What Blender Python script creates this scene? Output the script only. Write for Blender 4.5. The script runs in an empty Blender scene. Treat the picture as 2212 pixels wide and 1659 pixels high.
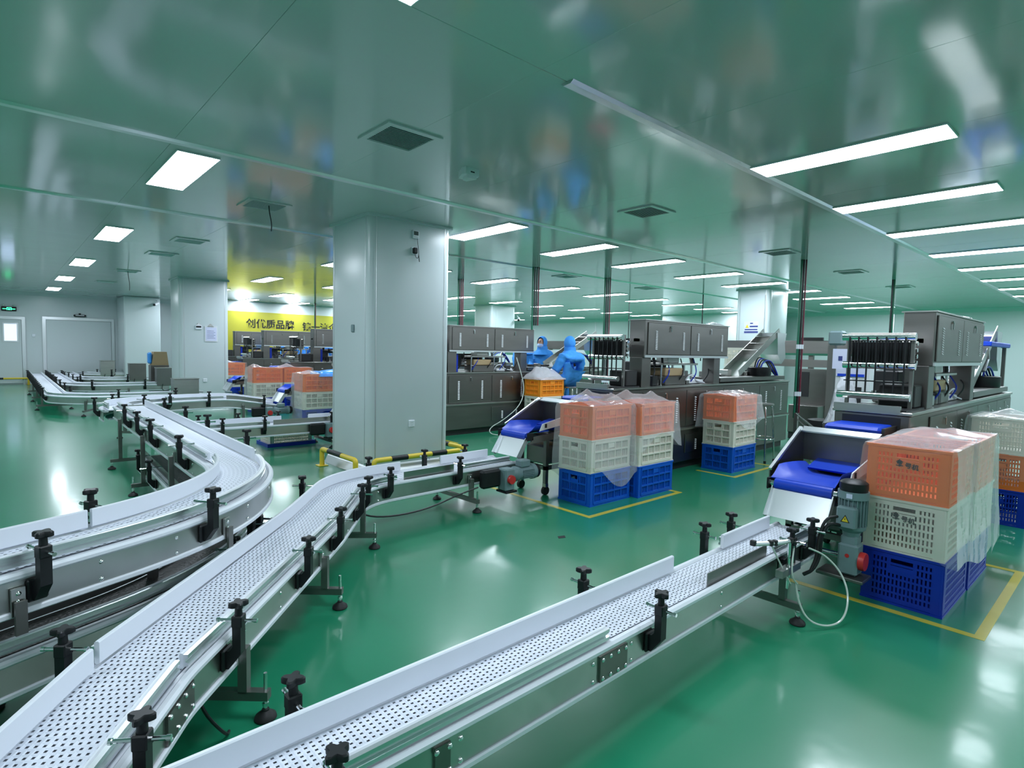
import bpy, bmesh, math, random
from mathutils import Vector, Matrix, noise, Euler

sc = bpy.context.scene
COL = sc.collection
PI = math.pi
rnd = random.Random(7)

# ------------------------------------------------------------------ camera
cam_d = bpy.data.cameras.new('camera')
cam_d.sensor_width = 36.0
cam_d.lens = 1233.0 / 2212.0 * 36.0
cam_d.clip_start = 0.02
cam_d.clip_end = 200
cam = bpy.data.objects.new('camera', cam_d)
COL.objects.link(cam)
CR = ((0.7451656, -0.02467745, 0.66642273), (-0.66652958, -0.05992733, 0.74306597), (0.02159996, -0.99789766, -0.06110403))
cam.matrix_world = Matrix(((CR[0][0], -CR[0][1], -CR[0][2], 0), (CR[1][0], -CR[1][1], -CR[1][2], 0), (CR[2][0], -CR[2][1], -CR[2][2], 1.5), (0, 0, 0, 1)))
sc.camera = cam

# ------------------------------------------------------------------ world and exposure
w = bpy.data.worlds.new('world')
sc.world = w
w.use_nodes = True
w.node_tree.nodes['Background'].inputs[0].default_value = (0.75, 0.85, 1.0, 1)
w.node_tree.nodes['Background'].inputs[1].default_value = 0.05
LIGHT_POWER = 11.0
vs = sc.view_settings
vs.view_transform = 'Standard'
vs.look = 'None'
vs.gamma = 1.0
vs.use_curve_mapping = False
vs.exposure = 1.6
sc.cycles.max_bounces = 6
sc.cycles.diffuse_bounces = 4
sc.cycles.glossy_bounces = 3
sc.cycles.transmission_bounces = 2
sc.cycles.transparent_max_bounces = 8
sc.cycles.caustics_reflective = False
sc.cycles.caustics_refractive = False


# ------------------------------------------------------------------ materials
def srgb(r, g, b):
    f = lambda c: (c / 255.0 / 12.92) if c / 255.0 <= 0.04045 else ((c / 255.0 + 0.055) / 1.055) ** 2.4
    return (f(r), f(g), f(b), 1.0)


def mat(name, col, rough=0.5, metal=0.0, spec=0.5, alpha=1.0, emit=None, estr=0.0, bump=None, var=None, coat=0.0, stretch=None):
    """bump=(scale, strength, distance); var=(scale, amount) colour variation; stretch=vector scale for the noise"""
    m = bpy.data.materials.new(name)
    m.use_nodes = True
    nt = m.node_tree
    p = nt.nodes['Principled BSDF']
    p.inputs['Base Color'].default_value = col
    p.inputs['Roughness'].default_value = rough
    p.inputs['Metallic'].default_value = metal
    p.inputs['Specular IOR Level'].default_value = spec
    p.inputs['Alpha'].default_value = alpha
    p.inputs['Coat Weight'].default_value = coat
    p.inputs['Coat Roughness'].default_value = 0.08
    if emit:
        p.inputs['Emission Color'].default_value = emit
        p.inputs['Emission Strength'].default_value = estr
    tc = None
    if bump or var:
        tc = nt.nodes.new('ShaderNodeTexCoord')
        mp = nt.nodes.new('ShaderNodeMapping')
        mp.inputs['Scale'].default_value = stretch or (1, 1, 1)
        geo = nt.nodes.new('ShaderNodeNewGeometry')
        nt.links.new(geo.outputs['Position'], mp.inputs['Vector'])
    if bump:
        n = nt.nodes.new('ShaderNodeTexNoise')
        n.inputs['Scale'].default_value = bump[0]
        n.inputs['Detail'].default_value = 1.5
        nt.links.new(mp.outputs[0], n.inputs['Vector'])
        b = nt.nodes.new('ShaderNodeBump')
        b.inputs['Strength'].default_value = bump[1]
        b.inputs['Distance'].default_value = bump[2]
        nt.links.new(n.outputs['Fac'], b.inputs['Height'])
        nt.links.new(b.outputs[0], p.inputs['Normal'])
    if var:
        n2 = nt.nodes.new('ShaderNodeTexNoise')
        n2.inputs['Scale'].default_value = var[0]
        n2.inputs['Detail'].default_value = 2
        nt.links.new(mp.outputs[0], n2.inputs['Vector'])
        mx = nt.nodes.new('ShaderNodeMix')
        mx.data_type = 'RGBA'
        a = var[1]
        mx.inputs['A'].default_value = tuple(c * (1 - a) for c in col[:3]) + (1,)
        mx.inputs['B'].default_value = tuple(min(1, c * (1 + a)) for c in col[:3]) + (1,)
        nt.links.new(n2.outputs['Fac'], mx.inputs['Factor'])
        nt.links.new(mx.outputs['Result'], p.inputs['Base Color'])
    return m


M = {}
M['floor'] = mat('floor_epoxy', (0.014, 0.240, 0.122, 1), 0.32, spec=0.5, bump=(9.0, 0.06, 0.012), var=(0.9, 0.10), coat=0.55)
M['floor'].node_tree.nodes['Principled BSDF'].inputs['Coat Roughness'].default_value = 0.13
for nd in M['floor'].node_tree.nodes:
    if nd.type == 'BUMP':
        M['floor'].node_tree.links.new(nd.outputs[0], M['floor'].node_tree.nodes['Principled BSDF'].inputs['Coat Normal'])
M['ceil'] = mat('ceiling_paint', (0.60, 0.62, 0.63, 1), 0.115, spec=0.8, bump=(1.3, 0.06, 0.05), var=(0.8, 0.05))
M['wall'] = mat('wall_panel', (0.62, 0.68, 0.70, 1), 0.28, spec=0.4, bump=(40, 0.03, 0.002))
M['pillar'] = mat('pillar_panel', (0.60, 0.67, 0.69, 1), 0.25, spec=0.5, bump=(60, 0.04, 0.002))
M['seam'] = mat('panel_seam', (0.52, 0.55, 0.55, 1), 0.4)
M['alu'] = mat('aluminium', (0.74, 0.77, 0.79, 1), 0.34, metal=1.0)
M['steel'] = mat('brushed_steel', (0.50, 0.50, 0.48, 1), 0.3, metal=1.0, bump=(40, 0.08, 0.002), var=(3.0, 0.12), stretch=(1, 1, 7))
M['steel_plate'] = mat('conveyor_plate_steel', (0.52, 0.53, 0.51, 1), 0.33, metal=1.0, bump=(25, 0.08, 0.003), var=(4.0, 0.25))
M['steel_dark'] = mat('dark_steel', (0.24, 0.235, 0.225, 1), 0.38, metal=0.9, bump=(40, 0.06, 0.002), var=(2.0, 0.15))
M['steel_mid'] = mat('machine_steel', (0.215, 0.205, 0.195, 1), 0.36, metal=1.0, bump=(30, 0.06, 0.002), var=(1.6, 0.15), stretch=(1, 1, 5))
M['louvre'] = mat('bright_louvre', (0.72, 0.74, 0.76, 1), 0.5, metal=0.2)
M['chrome'] = mat('chrome', (0.85, 0.86, 0.87, 1), 0.1, metal=1.0)
M['whiteplastic'] = mat('white_plastic', (0.80, 0.83, 0.90, 1), 0.38, spec=0.4)
M['belt'] = mat('belt_plastic', (0.78, 0.81, 0.90, 1), 0.45, spec=0.35)
M['bed'] = mat('belt_bed', (0.30, 0.32, 0.37, 1), 0.6)
M['darkbelt'] = mat('dark_belt', (0.035, 0.033, 0.033, 1), 0.5, bump=(60, 0.6, 0.01), var=(25, 0.5))
M['black'] = mat('black_plastic', (0.008, 0.009, 0.011, 1), 0.42, spec=0.4)
M['rubber'] = mat('rubber', (0.012, 0.012, 0.013, 1), 0.6)
M['yellow'] = mat('yellow_paint', srgb(232, 200, 60), 0.4, var=(8, 0.1))
M['tape'] = mat('yellow_tape', srgb(196, 182, 62), 0.35, var=(5, 0.12))
M['orange'] = mat('orange_plastic', srgb(240, 122, 52), 0.4, spec=0.4, var=(3, 0.08))
M['amber'] = mat('amber_plastic', srgb(242, 148, 44), 0.4, spec=0.4, var=(3, 0.08))
M['cream'] = mat('cream_plastic', srgb(228, 224, 212), 0.42, spec=0.4, var=(3, 0.05))
M['blue'] = mat('blue_plastic', srgb(14, 88, 200), 0.36, spec=0.4, var=(3, 0.08))
M['navy'] = mat('navy_plastic', srgb(16, 50, 172), 0.36, spec=0.4, var=(3, 0.1))
M['bluebelt'] = mat('blue_belt', srgb(24, 70, 205), 0.4, spec=0.4)
M['motor'] = mat('motor_grey', srgb(120, 142, 146), 0.4, spec=0.4)
M['red'] = mat('red_cap', srgb(205, 50, 48), 0.4)
M['pink'] = mat('pink_plastic', srgb(214, 52, 110), 0.4)
M['film'] = mat('clear_film', (0.86, 0.86, 0.90, 1), 0.10, spec=0.9, alpha=0.22, bump=(9, 0.35, 0.02))
M['filmhazy'] = mat('hazy_film', (0.80, 0.80, 0.84, 1), 0.16, spec=0.8, alpha=0.36, bump=(7, 0.3, 0.02))
for nm_, lo_a, hi_a in (('film', .10, .55), ('filmhazy', .10, .62)):
    nt = M[nm_].node_tree
    lw = nt.nodes.new('ShaderNodeLayerWeight')
    lw.inputs['Blend'].default_value = .45
    mr = nt.nodes.new('ShaderNodeMapRange')
    mr.inputs['To Min'].default_value = lo_a
    mr.inputs['To Max'].default_value = hi_a
    nt.links.new(lw.outputs['Facing'], mr.inputs['Value'])
    nt.links.new(mr.outputs['Result'], nt.nodes['Principled BSDF'].inputs['Alpha'])
M['bag'] = mat('milky_bag', (0.80, 0.82, 0.88, 1), 0.16, spec=0.8, alpha=0.6, bump=(20, 0.6, 0.02))
M['bluebag'] = mat('blue_bag', srgb(60, 150, 235), 0.25, spec=0.6, bump=(14, 0.5, 0.02))
M['cloth'] = mat('blue_cloth', srgb(70, 150, 232), 0.75, spec=0.2, bump=(9, 0.6, 0.03), var=(4, 0.12))
M['skin'] = mat('skin', srgb(196, 150, 124), 0.5)
M['glove'] = mat('glove', srgb(214, 222, 244), 0.5, bump=(30, 0.3, 0.005))
M['mask'] = mat('mask', srgb(176, 200, 244), 0.6)
M['dark'] = mat('dark_machinery', (0.02, 0.02, 0.022, 1), 0.5)
M['brown'] = mat('tan_block', srgb(170, 146, 110), 0.5)
M['green'] = mat('green_pipe', srgb(30, 110, 84), 0.35)
M['redpipe'] = mat('maroon_pipe', srgb(110, 38, 56), 0.35)
M['blackpipe'] = mat('black_pipe', srgb(24, 32, 32), 0.35)
M['banner'] = mat('banner_yellow', srgb(186, 180, 60), 0.22, spec=0.5)
M['ink'] = mat('ink', (0.012, 0.012, 0.014, 1), 0.5)
M['paper'] = mat('paper', srgb(214, 218, 244), 0.6)
M['navyprint'] = mat('navy_print', srgb(56, 66, 130), 0.5)
M['greenprint'] = mat('green_print', srgb(110, 190, 100), 0.5)
M['signyellow'] = mat('sign_yellow', srgb(232, 205, 50), 0.5)
M['glass'] = mat('window_glass', srgb(190, 205, 235), 0.08, spec=0.6, emit=srgb(190, 205, 240), estr=0.5)
M['screen'] = mat('grey_lcd', srgb(60, 74, 70), 0.3)
M['whitepaint'] = mat('white_paint', (0.74, 0.77, 0.80, 1), 0.35)
M['clearhose'] = mat('clear_hose', srgb(206, 214, 206), 0.2, spec=0.7)
M['exit'] = mat('exit_green', srgb(30, 190, 120), 0.5, emit=srgb(60, 240, 150), estr=1.2)
M['lamp'] = mat('lamp_diffuser', (1, 1, 1, 1), 0.5, emit=(0.86, 0.95, 1.06, 1), estr=LIGHT_POWER)
M['basin'] = mat('clear_tub', srgb(190, 214, 214), 0.15, spec=0.7, alpha=0.55)


# ------------------------------------------------------------------ mesh helpers
OFF = {}


class MB:
    def __init__(self):
        self.v = []
        self.f = []

    def add(self, vs_, fs_):
        n = len(self.v)
        self.v += [tuple(x) for x in vs_]
        self.f += [tuple(i + n for i in f) for f in fs_]
        return self

    def box(self, x0, x1, y0, y1, z0, z1):
        self.add([(x0, y0, z0), (x1, y0, z0), (x1, y1, z0), (x0, y1, z0), (x0, y0, z1), (x1, y0, z1), (x1, y1, z1), (x0, y1, z1)],
                 [(0, 3, 2, 1), (4, 5, 6, 7), (0, 1, 5, 4), (1, 2, 6, 5), (2, 3, 7, 6), (3, 0, 4, 7)])
        return self

    def obox(self, c, s, rot=None):
        """oriented box, centre c, full size s, rot = Matrix 3x3"""
        hx, hy, hz = s[0] / 2, s[1] / 2, s[2] / 2
        pts = [Vector(p) for p in ((-hx, -hy, -hz), (hx, -hy, -hz), (hx, hy, -hz), (-hx, hy, -hz), (-hx, -hy, hz), (hx, -hy, hz), (hx, hy, hz), (-hx, hy, hz))]
        if rot is not None:
            pts = [rot @ p for p in pts]
        c = Vector(c)
        self.add([p + c for p in pts], [(0, 3, 2, 1), (4, 5, 6, 7), (0, 1, 5, 4), (1, 2, 6, 5), (2, 3, 7, 6), (3, 0, 4, 7)])
        return self

    def bbox(self, x0, x1, y0, y1, z0, z1, b=0.01):
        """bevelled box: chamfered on all vertical and horizontal edges"""
        b = min(b, (x1 - x0) * .45, (y1 - y0) * .45, (z1 - z0) * .45)
        rings = []
        for z, i in ((z0, b), (z0 + b, 0), (z1 - b, 0), (z1, b)):
            rings.append([(x0 + b + i * 0, y0 + i, z), (x1 - b, y0 + i, z), (x1 - i, y0 + b, z), (x1 - i, y1 - b, z), (x1 - b, y1 - i, z), (x0 + b, y1 - i, z), (x0 + i, y1 - b, z), (x0 + i, y0 + b, z)])
        n = len(self.v)
        for r in rings:
            self.v += r
        self.f.append(tuple(n + i for i in reversed(range(8))))
        self.f.append(tuple(n + 24 + i for i in range(8)))
        for k in range(3):
            for i in range(8):
                j = (i + 1) % 8
                self.f.append((n + k * 8 + i, n + k * 8 + j, n + k * 8 + 8 + j, n + k * 8 + 8 + i))
        return self

    def cyl(self, p0, p1, r0, r1=None, n=12, cap=True):
        r1 = r0 if r1 is None else r1
        p0, p1 = Vector(p0), Vector(p1)
        d = (p1 - p0).normalized()
        a = d.orthogonal().normalized()
        b = d.cross(a)
        base = len(self.v)
        for p, r in ((p0, r0), (p1, r1)):
            for i in range(n):
                t = 2 * PI * i / n
                self.v.append(tuple(p + (a * math.cos(t) + b * math.sin(t)) * r))
        for i in range(n):
            j = (i + 1) % n
            self.f.append((base + i, base + j, base + n + j, base + n + i))
        if cap:
            self.f.append(tuple(base + i for i in reversed(range(n))))
            self.f.append(tuple(base + n + i for i in range(n)))
        return self

    def tube(self, pts, r, n=8, smooth=1, closed=False):
        P = [Vector(p) for p in pts]
        for _ in range(smooth):
            Q = [P[0]]
            for i in range(len(P) - 1):
                Q.append(P[i] * .75 + P[i + 1] * .25)
                Q.append(P[i] * .25 + P[i + 1] * .75)
            Q.append(P[-1])
            P = Q
        base = len(self.v)
        up = None
        for i, p in enumerate(P):
            d = (P[min(i + 1, len(P) - 1)] - P[max(i - 1, 0)]).normalized()
            if up is None:
                up = d.orthogonal().normalized()
            up = (up - d * up.dot(d))
            up = up.normalized() if up.length > 1e-6 else d.orthogonal().normalized()
            b = d.cross(up)
            for k in range(n):
                t = 2 * PI * k / n
                self.v.append(tuple(p + (up * math.cos(t) + b * math.sin(t)) * r))
        for i in range(len(P) - 1):
            for k in range(n):
                j = (k + 1) % n
                self.f.append((base + i * n + k, base + i * n + j, base + (i + 1) * n + j, base + (i + 1) * n + k))
        self.f.append(tuple(base + i for i in reversed(range(n))))
        self.f.append(tuple(base + (len(P) - 1) * n + i for i in range(n)))
        return self

    def lathe(self, c, prof, n=16, axis='z'):
        """prof list of (r, h) from bottom to top"""
        base = len(self.v)
        c = Vector(c)
        for r, h in prof:
            for i in range(n):
                t = 2 * PI * i / n
                q = (r * math.cos(t), r * math.sin(t), h)
                if axis == 'x':
                    q = (q[2], q[0], q[1])
                elif axis == 'y':
                    q = (q[1], q[2], q[0])
                self.v.append(tuple(c + Vector(q)))
        for k in range(len(prof) - 1):
            for i in range(n):
                j = (i + 1) % n
                self.f.append((base + k * n + i, base + k * n + j, base + (k + 1) * n + j, base + (k + 1) * n + i))
        self.f.append(tuple(base + i for i in reversed(range(n))))
        self.f.append(tuple(base + (len(prof) - 1) * n + i for i in range(n)))
        return self

    def prism(self, poly, h0, h1, axis='z'):
        """poly 2D; axis z: (x,y); axis y: (x,z); axis x: (y,z)"""
        n = len(poly)
        base = len(self.v)
        for h in (h0, h1):
            for a, b in poly:
                self.v.append({'z': (a, b, h), 'y': (a, h, b), 'x': (h, a, b)}[axis])
        self.f.append(tuple(base + i for i in reversed(range(n))))
        self.f.append(tuple(base + n + i for i in range(n)))
        for i in range(n):
            j = (i + 1) % n
            self.f.append((base + i, base + j, base + n + j, base + n + i))
        return self

    def mesh(self, name, smooth=False, off=(0, 0, 0)):
        me = bpy.data.meshes.new(name)
        o = Vector(off)
        me.from_pydata([tuple(Vector(v) - o) for v in self.v], [], self.f)
        bm = bmesh.new()
        bm.from_mesh(me)
        bmesh.ops.recalc_face_normals(bm, faces=bm.faces)
        bm.to_mesh(me)
        bm.free()
        if smooth:
            me.shade_smooth()
            try:
                me.set_sharp_from_angle(angle=math.radians(38))
            except Exception:
                pass
        return me

    def build(self, name, m, parent=None, smooth=False):
        """vertices are in world coordinates (of the thing before it is moved)"""
        off = OFF.get(parent.name, Vector((0, 0, 0))) if parent else Vector((0, 0, 0))
        me = self.mesh(name, smooth, off)
        return link(name, me, m, parent)


def link(name, me, m=None, parent=None, loc=(0, 0, 0), rot=(0, 0, 0)):
    o = bpy.data.objects.new(name, me)
    COL.objects.link(o)
    if m is not None and not me.materials:
        me.materials.append(M[m] if isinstance(m, str) else m)
    if parent:
        o.parent = parent
        OFF[o.name] = OFF.get(parent.name, Vector((0, 0, 0)))
    o.location = loc
    o.rotation_euler = rot
    return o


def tag(o, label, cat, group=None, kind=None):
    if label:
        o['label'] = label
    if cat:
        o['category'] = cat
    if group:
        o['group'] = group
    if kind:
        o['kind'] = kind
    return o


def thing(name, label, cat, loc=(0, 0, 0), group=None):
    o = bpy.data.objects.new(name, None)
    COL.objects.link(o)
    o.empty_display_size = 0.1
    o.location = loc
    OFF[o.name] = Vector(loc)
    return tag(o, label, cat, group)


def struct(o):
    o['kind'] = 'structure'
    return o


def single(mb, name, m, label, cat, group=None, smooth=False, at=None):
    """one-mesh thing; origin at its base centre"""
    xs = [v[0] for v in mb.v]; ys = [v[1] for v in mb.v]; zs = [v[2] for v in mb.v]
    c = Vector(((min(xs) + max(xs)) / 2, (min(ys) + max(ys)) / 2, min(zs))) if at is None else Vector(at)
    me = mb.mesh(name, smooth, c)
    o = link(name, me, m, None, c)
    OFF[o.name] = c
    return tag(o, label, cat, group)


def copy_tree(o, parent=None, loc=None):
    c = o.copy()
    COL.objects.link(c)
    c.parent = parent
    if loc is not None:
        c.location = loc
    for ch in list(o.children):
        copy_tree(ch, c)
    return c


def text_mesh(s, size, extrude=0.002):
    cu = bpy.data.curves.new('lettering', 'FONT')
    cu.body = s
    cu.size = size
    cu.extrude = extrude
    cu.offset = size * 0.018
    cu.align_x = 'LEFT'
    ob = bpy.data.objects.new('lettering_tmp', cu)
    COL.objects.link(ob)
    dg = bpy.context.evaluated_depsgraph_get()
    me = bpy.data.meshes.new_from_object(ob.evaluated_get(dg))
    bpy.data.objects.remove(ob)
    me.name = 'lettering'
    return me


# ------------------------------------------------------------------ room shell
H = 3.0
X0, X1, Y0, Y1 = -5.0, 21.5, -6.0, 24.5
struct(MB().box(X0 - .1, X1 + .1, Y0 - .1, Y1 + .1, -.1, 0).build('floor', 'floor'))
ceil = struct(MB().box(X0 - .1, X1 + .1, Y0 - .1, Y1 + .1, H + .012, H + .1).build('ceiling', 'seam'))
# ceiling panels 1.2 x 2.7, seams at y = 2.27 + 2.7 k
pm = MB().bbox(-.5995, .5995, -1.3485, 1.3485, 0, .014, .0015).mesh('ceiling_panel')
pm.materials.append(M['ceil'])
k = 0
yy = 2.27 - 2.7 * 4 + 1.35
while yy < Y1 + 1.3:
    xx = X0 + .6
    while xx < X1 + .5:
        o = link('ceiling_panel', pm, None, ceil, (xx, yy, H))
        o.rotation_euler = (rnd.uniform(-.0006, .0006), rnd.uniform(-.0006, .0006), 0)
        xx += 1.2
    yy += 2.7
for i, yy in enumerate((2.27, 4.97, 7.67)):
    struct(MB().prism([(yy - .05, H), (yy + .05, H), (yy + .028, H - .016), (yy - .028, H - .016)], X0 if i else 2.4, X1, 'x').build('trim_%d' % (i + 1), 'alu'))
struct(MB().box(X1, X1 + .1, Y0, Y1, 0, H).build('wall_right', 'wall'))
struct(MB().box(X0 - .1, X0, Y0, Y1, 0, H).build('wall_left', 'wall'))
struct(MB().box(X0, X1, Y0 - .1, Y0, 0, H).build('wall_front', 'wall'))
wb = struct(MB().box(X0, X1, Y1, Y1 + .1, 0, H).build('wall_back', 'wall'))
# seams on the back wall and a kick rail
struct(MB().box(X0, .62, Y1 - .02, Y1, 0.06, .14).build('baseboard_back', 'alu'))
# block at the back (boxed column) and banner wall
struct(MB().bbox(3.1, 4.15, 22.9, Y1, 0, H, .03).build('wall_column', 'pillar'))
struct(MB().box(5.6, 13.0, 21.6, 21.75, 0, H).build('wall_banner', 'wall'))
struct(MB().box(5.6, 5.75, 21.75, Y1, 0, H).build('wall_return', 'wall'))
struct(MB().box(20.2, 20.3, 9.0, 13.4, 0, H).build('wall_partition', 'wall'))
for i, yy in enumerate((1.5, 5.6, 9.8, 13.8, 18.0)):
    struct(MB().box(X1 - .012, X1, yy - .02, yy + .02, 0, H).build('trim_%d' % (i + 10), 'alu'))
struct(MB().prism([(X1 - .12, H), (X1, H - .12), (X1, H)], Y0, Y1, 'y').build('trim_20', 'wall'))
struct(MB().prism([(Y1 - .1, H), (Y1, H - .1), (Y1, H)], X0, X1, 'x').build('trim_21', 'wall'))


def door(n, x0, x1, z1, label, window=None):
    t = thing('door_%d' % n, label, 'door', ((x0 + x1) / 2, Y1, 0))
    t['kind'] = 'structure'
    MB().box(x0, x0 + .09, Y1 - .03, Y1, 0, z1).box(x1 - .09, x1, Y1 - .03, Y1, 0, z1).box(x0 + .09, x1 - .09, Y1 - .03, Y1, z1 - .09, z1).build('door_frame', 'alu', t)
    MB().box(x0 + .1, x1 - .1, Y1 - .018, Y1 - .002, .04, z1 - .1).build('door_leaf', 'wall', t)
    if window:
        a, b, c, d_ = window
        MB().box(a - .04, a, Y1 - .03, Y1 - .01, c - .04, d_ + .04).box(b, b + .04, Y1 - .03, Y1 - .01, c - .04, d_ + .04).box(a, b, Y1 - .03, Y1 - .01, c - .04, c).box(a, b, Y1 - .03, Y1 - .01, d_, d_ + .04).build('window_frame', 'alu', t)
        MB().box(a, b, Y1 - .024, Y1 - .015, c, d_).build('window_pane', 'glass', t)
    return t


door(1, -.9, .62, 2.2, 'pale door with small window pane beside the exit sign', (.1, .41, 1.42, 1.96))
door(2, 1.05, 3.02, 2.24, 'wide blank sliding door below the black sensor box')
# exit sign
t = thing('exit_sign', 'black box exit sign with green lit figure above the door', 'sign', (.25, Y1 - .05, 2.37))
MB().bbox(.05, .42, Y1 - .07, Y1, 2.37, 2.51, .01).build('sign_box', 'black', t)
MB().box(.08, .19, Y1 - .074, Y1 - .07, 2.425, 2.445).box(.29, .39, Y1 - .074, Y1 - .07, 2.425, 2.445).box(.18, .3, Y1 - .074, Y1 - .07, 2.47, 2.485).box(.18, .2, Y1 - .074, Y1 - .07, 2.4, 2.47).box(.28, .3, Y1 - .074, Y1 - .07, 2.4, 2.47).box(.215, .265, Y1 - .074, Y1 - .07, 2.4, 2.45).build('pictogram', 'exit', t)
for s_ in (-1, 1):
    MB().lathe((.235 + s_ * .13, Y1 - .06, 2.54), [(.045, 0), (.05, .02), (.02, .045)], 12).build('emergency_lamp', 'chrome', t, True)
t = thing('door_sensor', 'black sliding door motion sensor over the wide door', 'sensor', (2.05, Y1, 2.28))
MB().bbox(1.88, 2.22, Y1 - .09, Y1, 2.28, 2.35, .015).build('housing', 'black', t)
MB().box(1.93, 2.17, Y1 - .094, Y1 - .09, 2.31, 2.335).build('lens', 'whitepaint', t)
MB().bbox(2.02, 2.08, Y1 - .04, Y1, 2.35, 2.40, .01).build('mount', 'black', t)
single(MB().bbox(.78, .87, Y1 - .02, Y1, 1.56, 1.65, .005), 'wall_switch', 'whiteplastic', 'white switch plate on the wall between the two doors', 'switch')

# banner
b = struct(MB().box(5.78, 13.0, 21.585, 21.6, 1.2, 2.63).build('trim_30', 'banner'))
for s_, xx, zz in (('创优质品牌', 6.55, 2.09), ('铸一流企业', 8.58, 2.05)):
    me = text_mesh(s_, .345, .004)
    o = link('banner_lettering', me, 'ink', None, (xx, 21.58, zz), (PI / 2, 0, 0))
    tag(o, 'bold black characters %s on the yellow banner' % ('left of the gap' if xx < 8 else 'right of the gap'), 'lettering')


# ------------------------------------------------------------------ pillars
def pillar(n, x0, x1, y0, y1):
    r = .07
    poly = []
    for cx, cy, a0 in ((x1 - r, y0 + r, -90), (x1 - r, y1 - r, 0), (x0 + r, y1 - r, 90), (x0 + r, y0 + r, 180)):
        for i in range(7):
            a = math.radians(a0 + i * 15)
            poly.append((cx + r * math.cos(a), cy + r * math.sin(a)))
    p = struct(MB().prism(poly, 0, H, 'z').build('wall_pillar_%d' % n, 'pillar', None, True))
    MB().prism([(a + (.035 if a > (x0 + x1) / 2 else -.035), b_ + (.035 if b_ > (y0 + y1) / 2 else -.035)) for a, b_ in poly], H - .03, H, 'z').build('ceiling_collar', 'pillar', p)
    for cx, cy in ((x0, y0), (x1, y0), (x0, y1), (x1, y1)):
        sx = 1 if cx == x0 else -1
        sy = 1 if cy == y0 else -1
        MB().box(min(cx + sx * .085, cx + sx * .092), max(cx + sx * .085, cx + sx * .092), min(cy - sy * .003, cy + sy * .002), max(cy - sy * .003, cy + sy * .002), 0, H - .03).build('corner_bead', 'alu', p)
        MB().box(min(cx - sx * .003, cx + sx * .002), max(cx - sx * .003, cx + sx * .002), min(cy + sy * .085, cy + sy * .092), max(cy + sy * .085, cy + sy * .092), 0, H - .03).build('corner_bead', 'alu', p)
    # flared skirting
    MB().prism([(y0 - .06, 0), (y0 - .015, .09), (y0, .11), (y0, 0)], x0 - .06, x1 + .06, 'x').prism([(x0 - .06, 0), (x0 - .015, .09), (x0, .11), (x0, 0)], y0 - .06, y1 + .06, 'y').build('skirting', 'alu', p)
    return p


pillar(1, 3.13, 4.25, 5.95, 6.95)
pillar(2, 3.1, 4.15, 15.0, 15.95)
pillar(3, 12.95, 13.95, 5.8, 6.58)
pillar(4, 12.4, 13.5, 14.95, 15.9)

# safety rails round pillar 1
def bump_rail(pts, label, dark):
    a, b = Vector(pts[0]), Vector(pts[1])
    d = (b - a)
    L = d.length
    d = d / L
    z = .21
    t = thing('bumper_rail', label, 'rail', (a.x, a.y, 0))
    MB().tube([(a.x, a.y, .0), (a.x, a.y, z - .07), tuple(a + Vector((0, 0, z)) + d * .0), tuple(a + d * .09 + Vector((0, 0, z))), tuple(a + d * (L * .5) + Vector((0, 0, z))), tuple(b - d * .09 + Vector((0, 0, z))), tuple(b + Vector((0, 0, z))), (b.x, b.y, z - .07), (b.x, b.y, 0)], .03, 10, 2).build('tube', 'yellow', t, True)
    for s0, s1 in dark:
        p0 = a + d * (L * s0) + Vector((0, 0, z))
        p1 = a + d * (L * s1) + Vector((0, 0, z))
        MB().cyl(p0, p1, .0315, n=12).build('black_band', 'black', t, True)
    for p in (a, b):
        MB().bbox(p.x - .06, p.x + .06, p.y - .06, p.y + .06, 0, .012, .004).build('base_plate', 'yellow', t)
    return t


bump_rail(((2.95, 6.8, 0), (2.95, 5.9, 0)), 'yellow and black bumper rail along the left side of the near pillar', [(.22, .62)])
bump_rail(((3.1, 5.75, 0), (4.3, 5.75, 0)), 'yellow and black bumper rail in front of the near pillar', [(.18, .36), (.64, .82)])
bump_rail(((4.45, 5.85, 0), (4.45, 6.8, 0)), 'yellow and black bumper rail along the right side of the near pillar', [(.35, .65)])
bump_rail(((-.95, 24.3, 0), (.66, 24.3, 0)), 'yellow and black bumper rail along the foot of the far left door', [(.05, .3), (.45, .62)])
bump_rail(((3.3, 7.06, 0), (4.2, 7.06, 0)), 'yellow and black bumper rail behind the near pillar', [(.35, .65)])

# devices on pillar 1 front (y = 5.95)
t = thing('thermostat', 'white wall thermometer with grey display near the pillar top', 'thermometer', (3.73, 5.95, 2.79))
MB().bbox(3.685, 3.775, 5.928, 5.95, 2.79, 2.89, .008).build('case', 'whiteplastic', t)
MB().box(3.7, 3.76, 5.925, 5.928, 2.83, 2.875).build('display', 'screen', t)
for i in range(3):
    MB().box(3.705 + i * .02, 3.717 + i * .02, 5.925, 5.928, 2.805, 2.813).build('button', 'seam', t)
t = thing('power_adapter', 'black plug adapter with cord below the pillar thermometer', 'adapter', (3.715, 5.95, 2.61))
MB().bbox(3.688, 3.742, 5.90, 5.945, 2.61, 2.68, .01).build('body', 'black', t)
MB().bbox(3.68, 3.75, 5.94, 5.95, 2.6, 2.69, .004).build('socket_plate', 'whiteplastic', t)
MB().tube([(3.715, 5.925, 2.615), (3.72, 5.92, 2.57), (3.755, 5.92, 2.555), (3.765, 5.92, 2.62), (3.755, 5.93, 2.74), (3.75, 5.935, 2.8)], .0035, 6, 2).build('cord', 'black', t, True)
MB().tube([(3.762, 5.92, 2.6), (3.768, 5.92, 2.56), (3.775, 5.92, 2.52)], .005, 6).build('cord_end', 'black', t, True)


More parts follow.
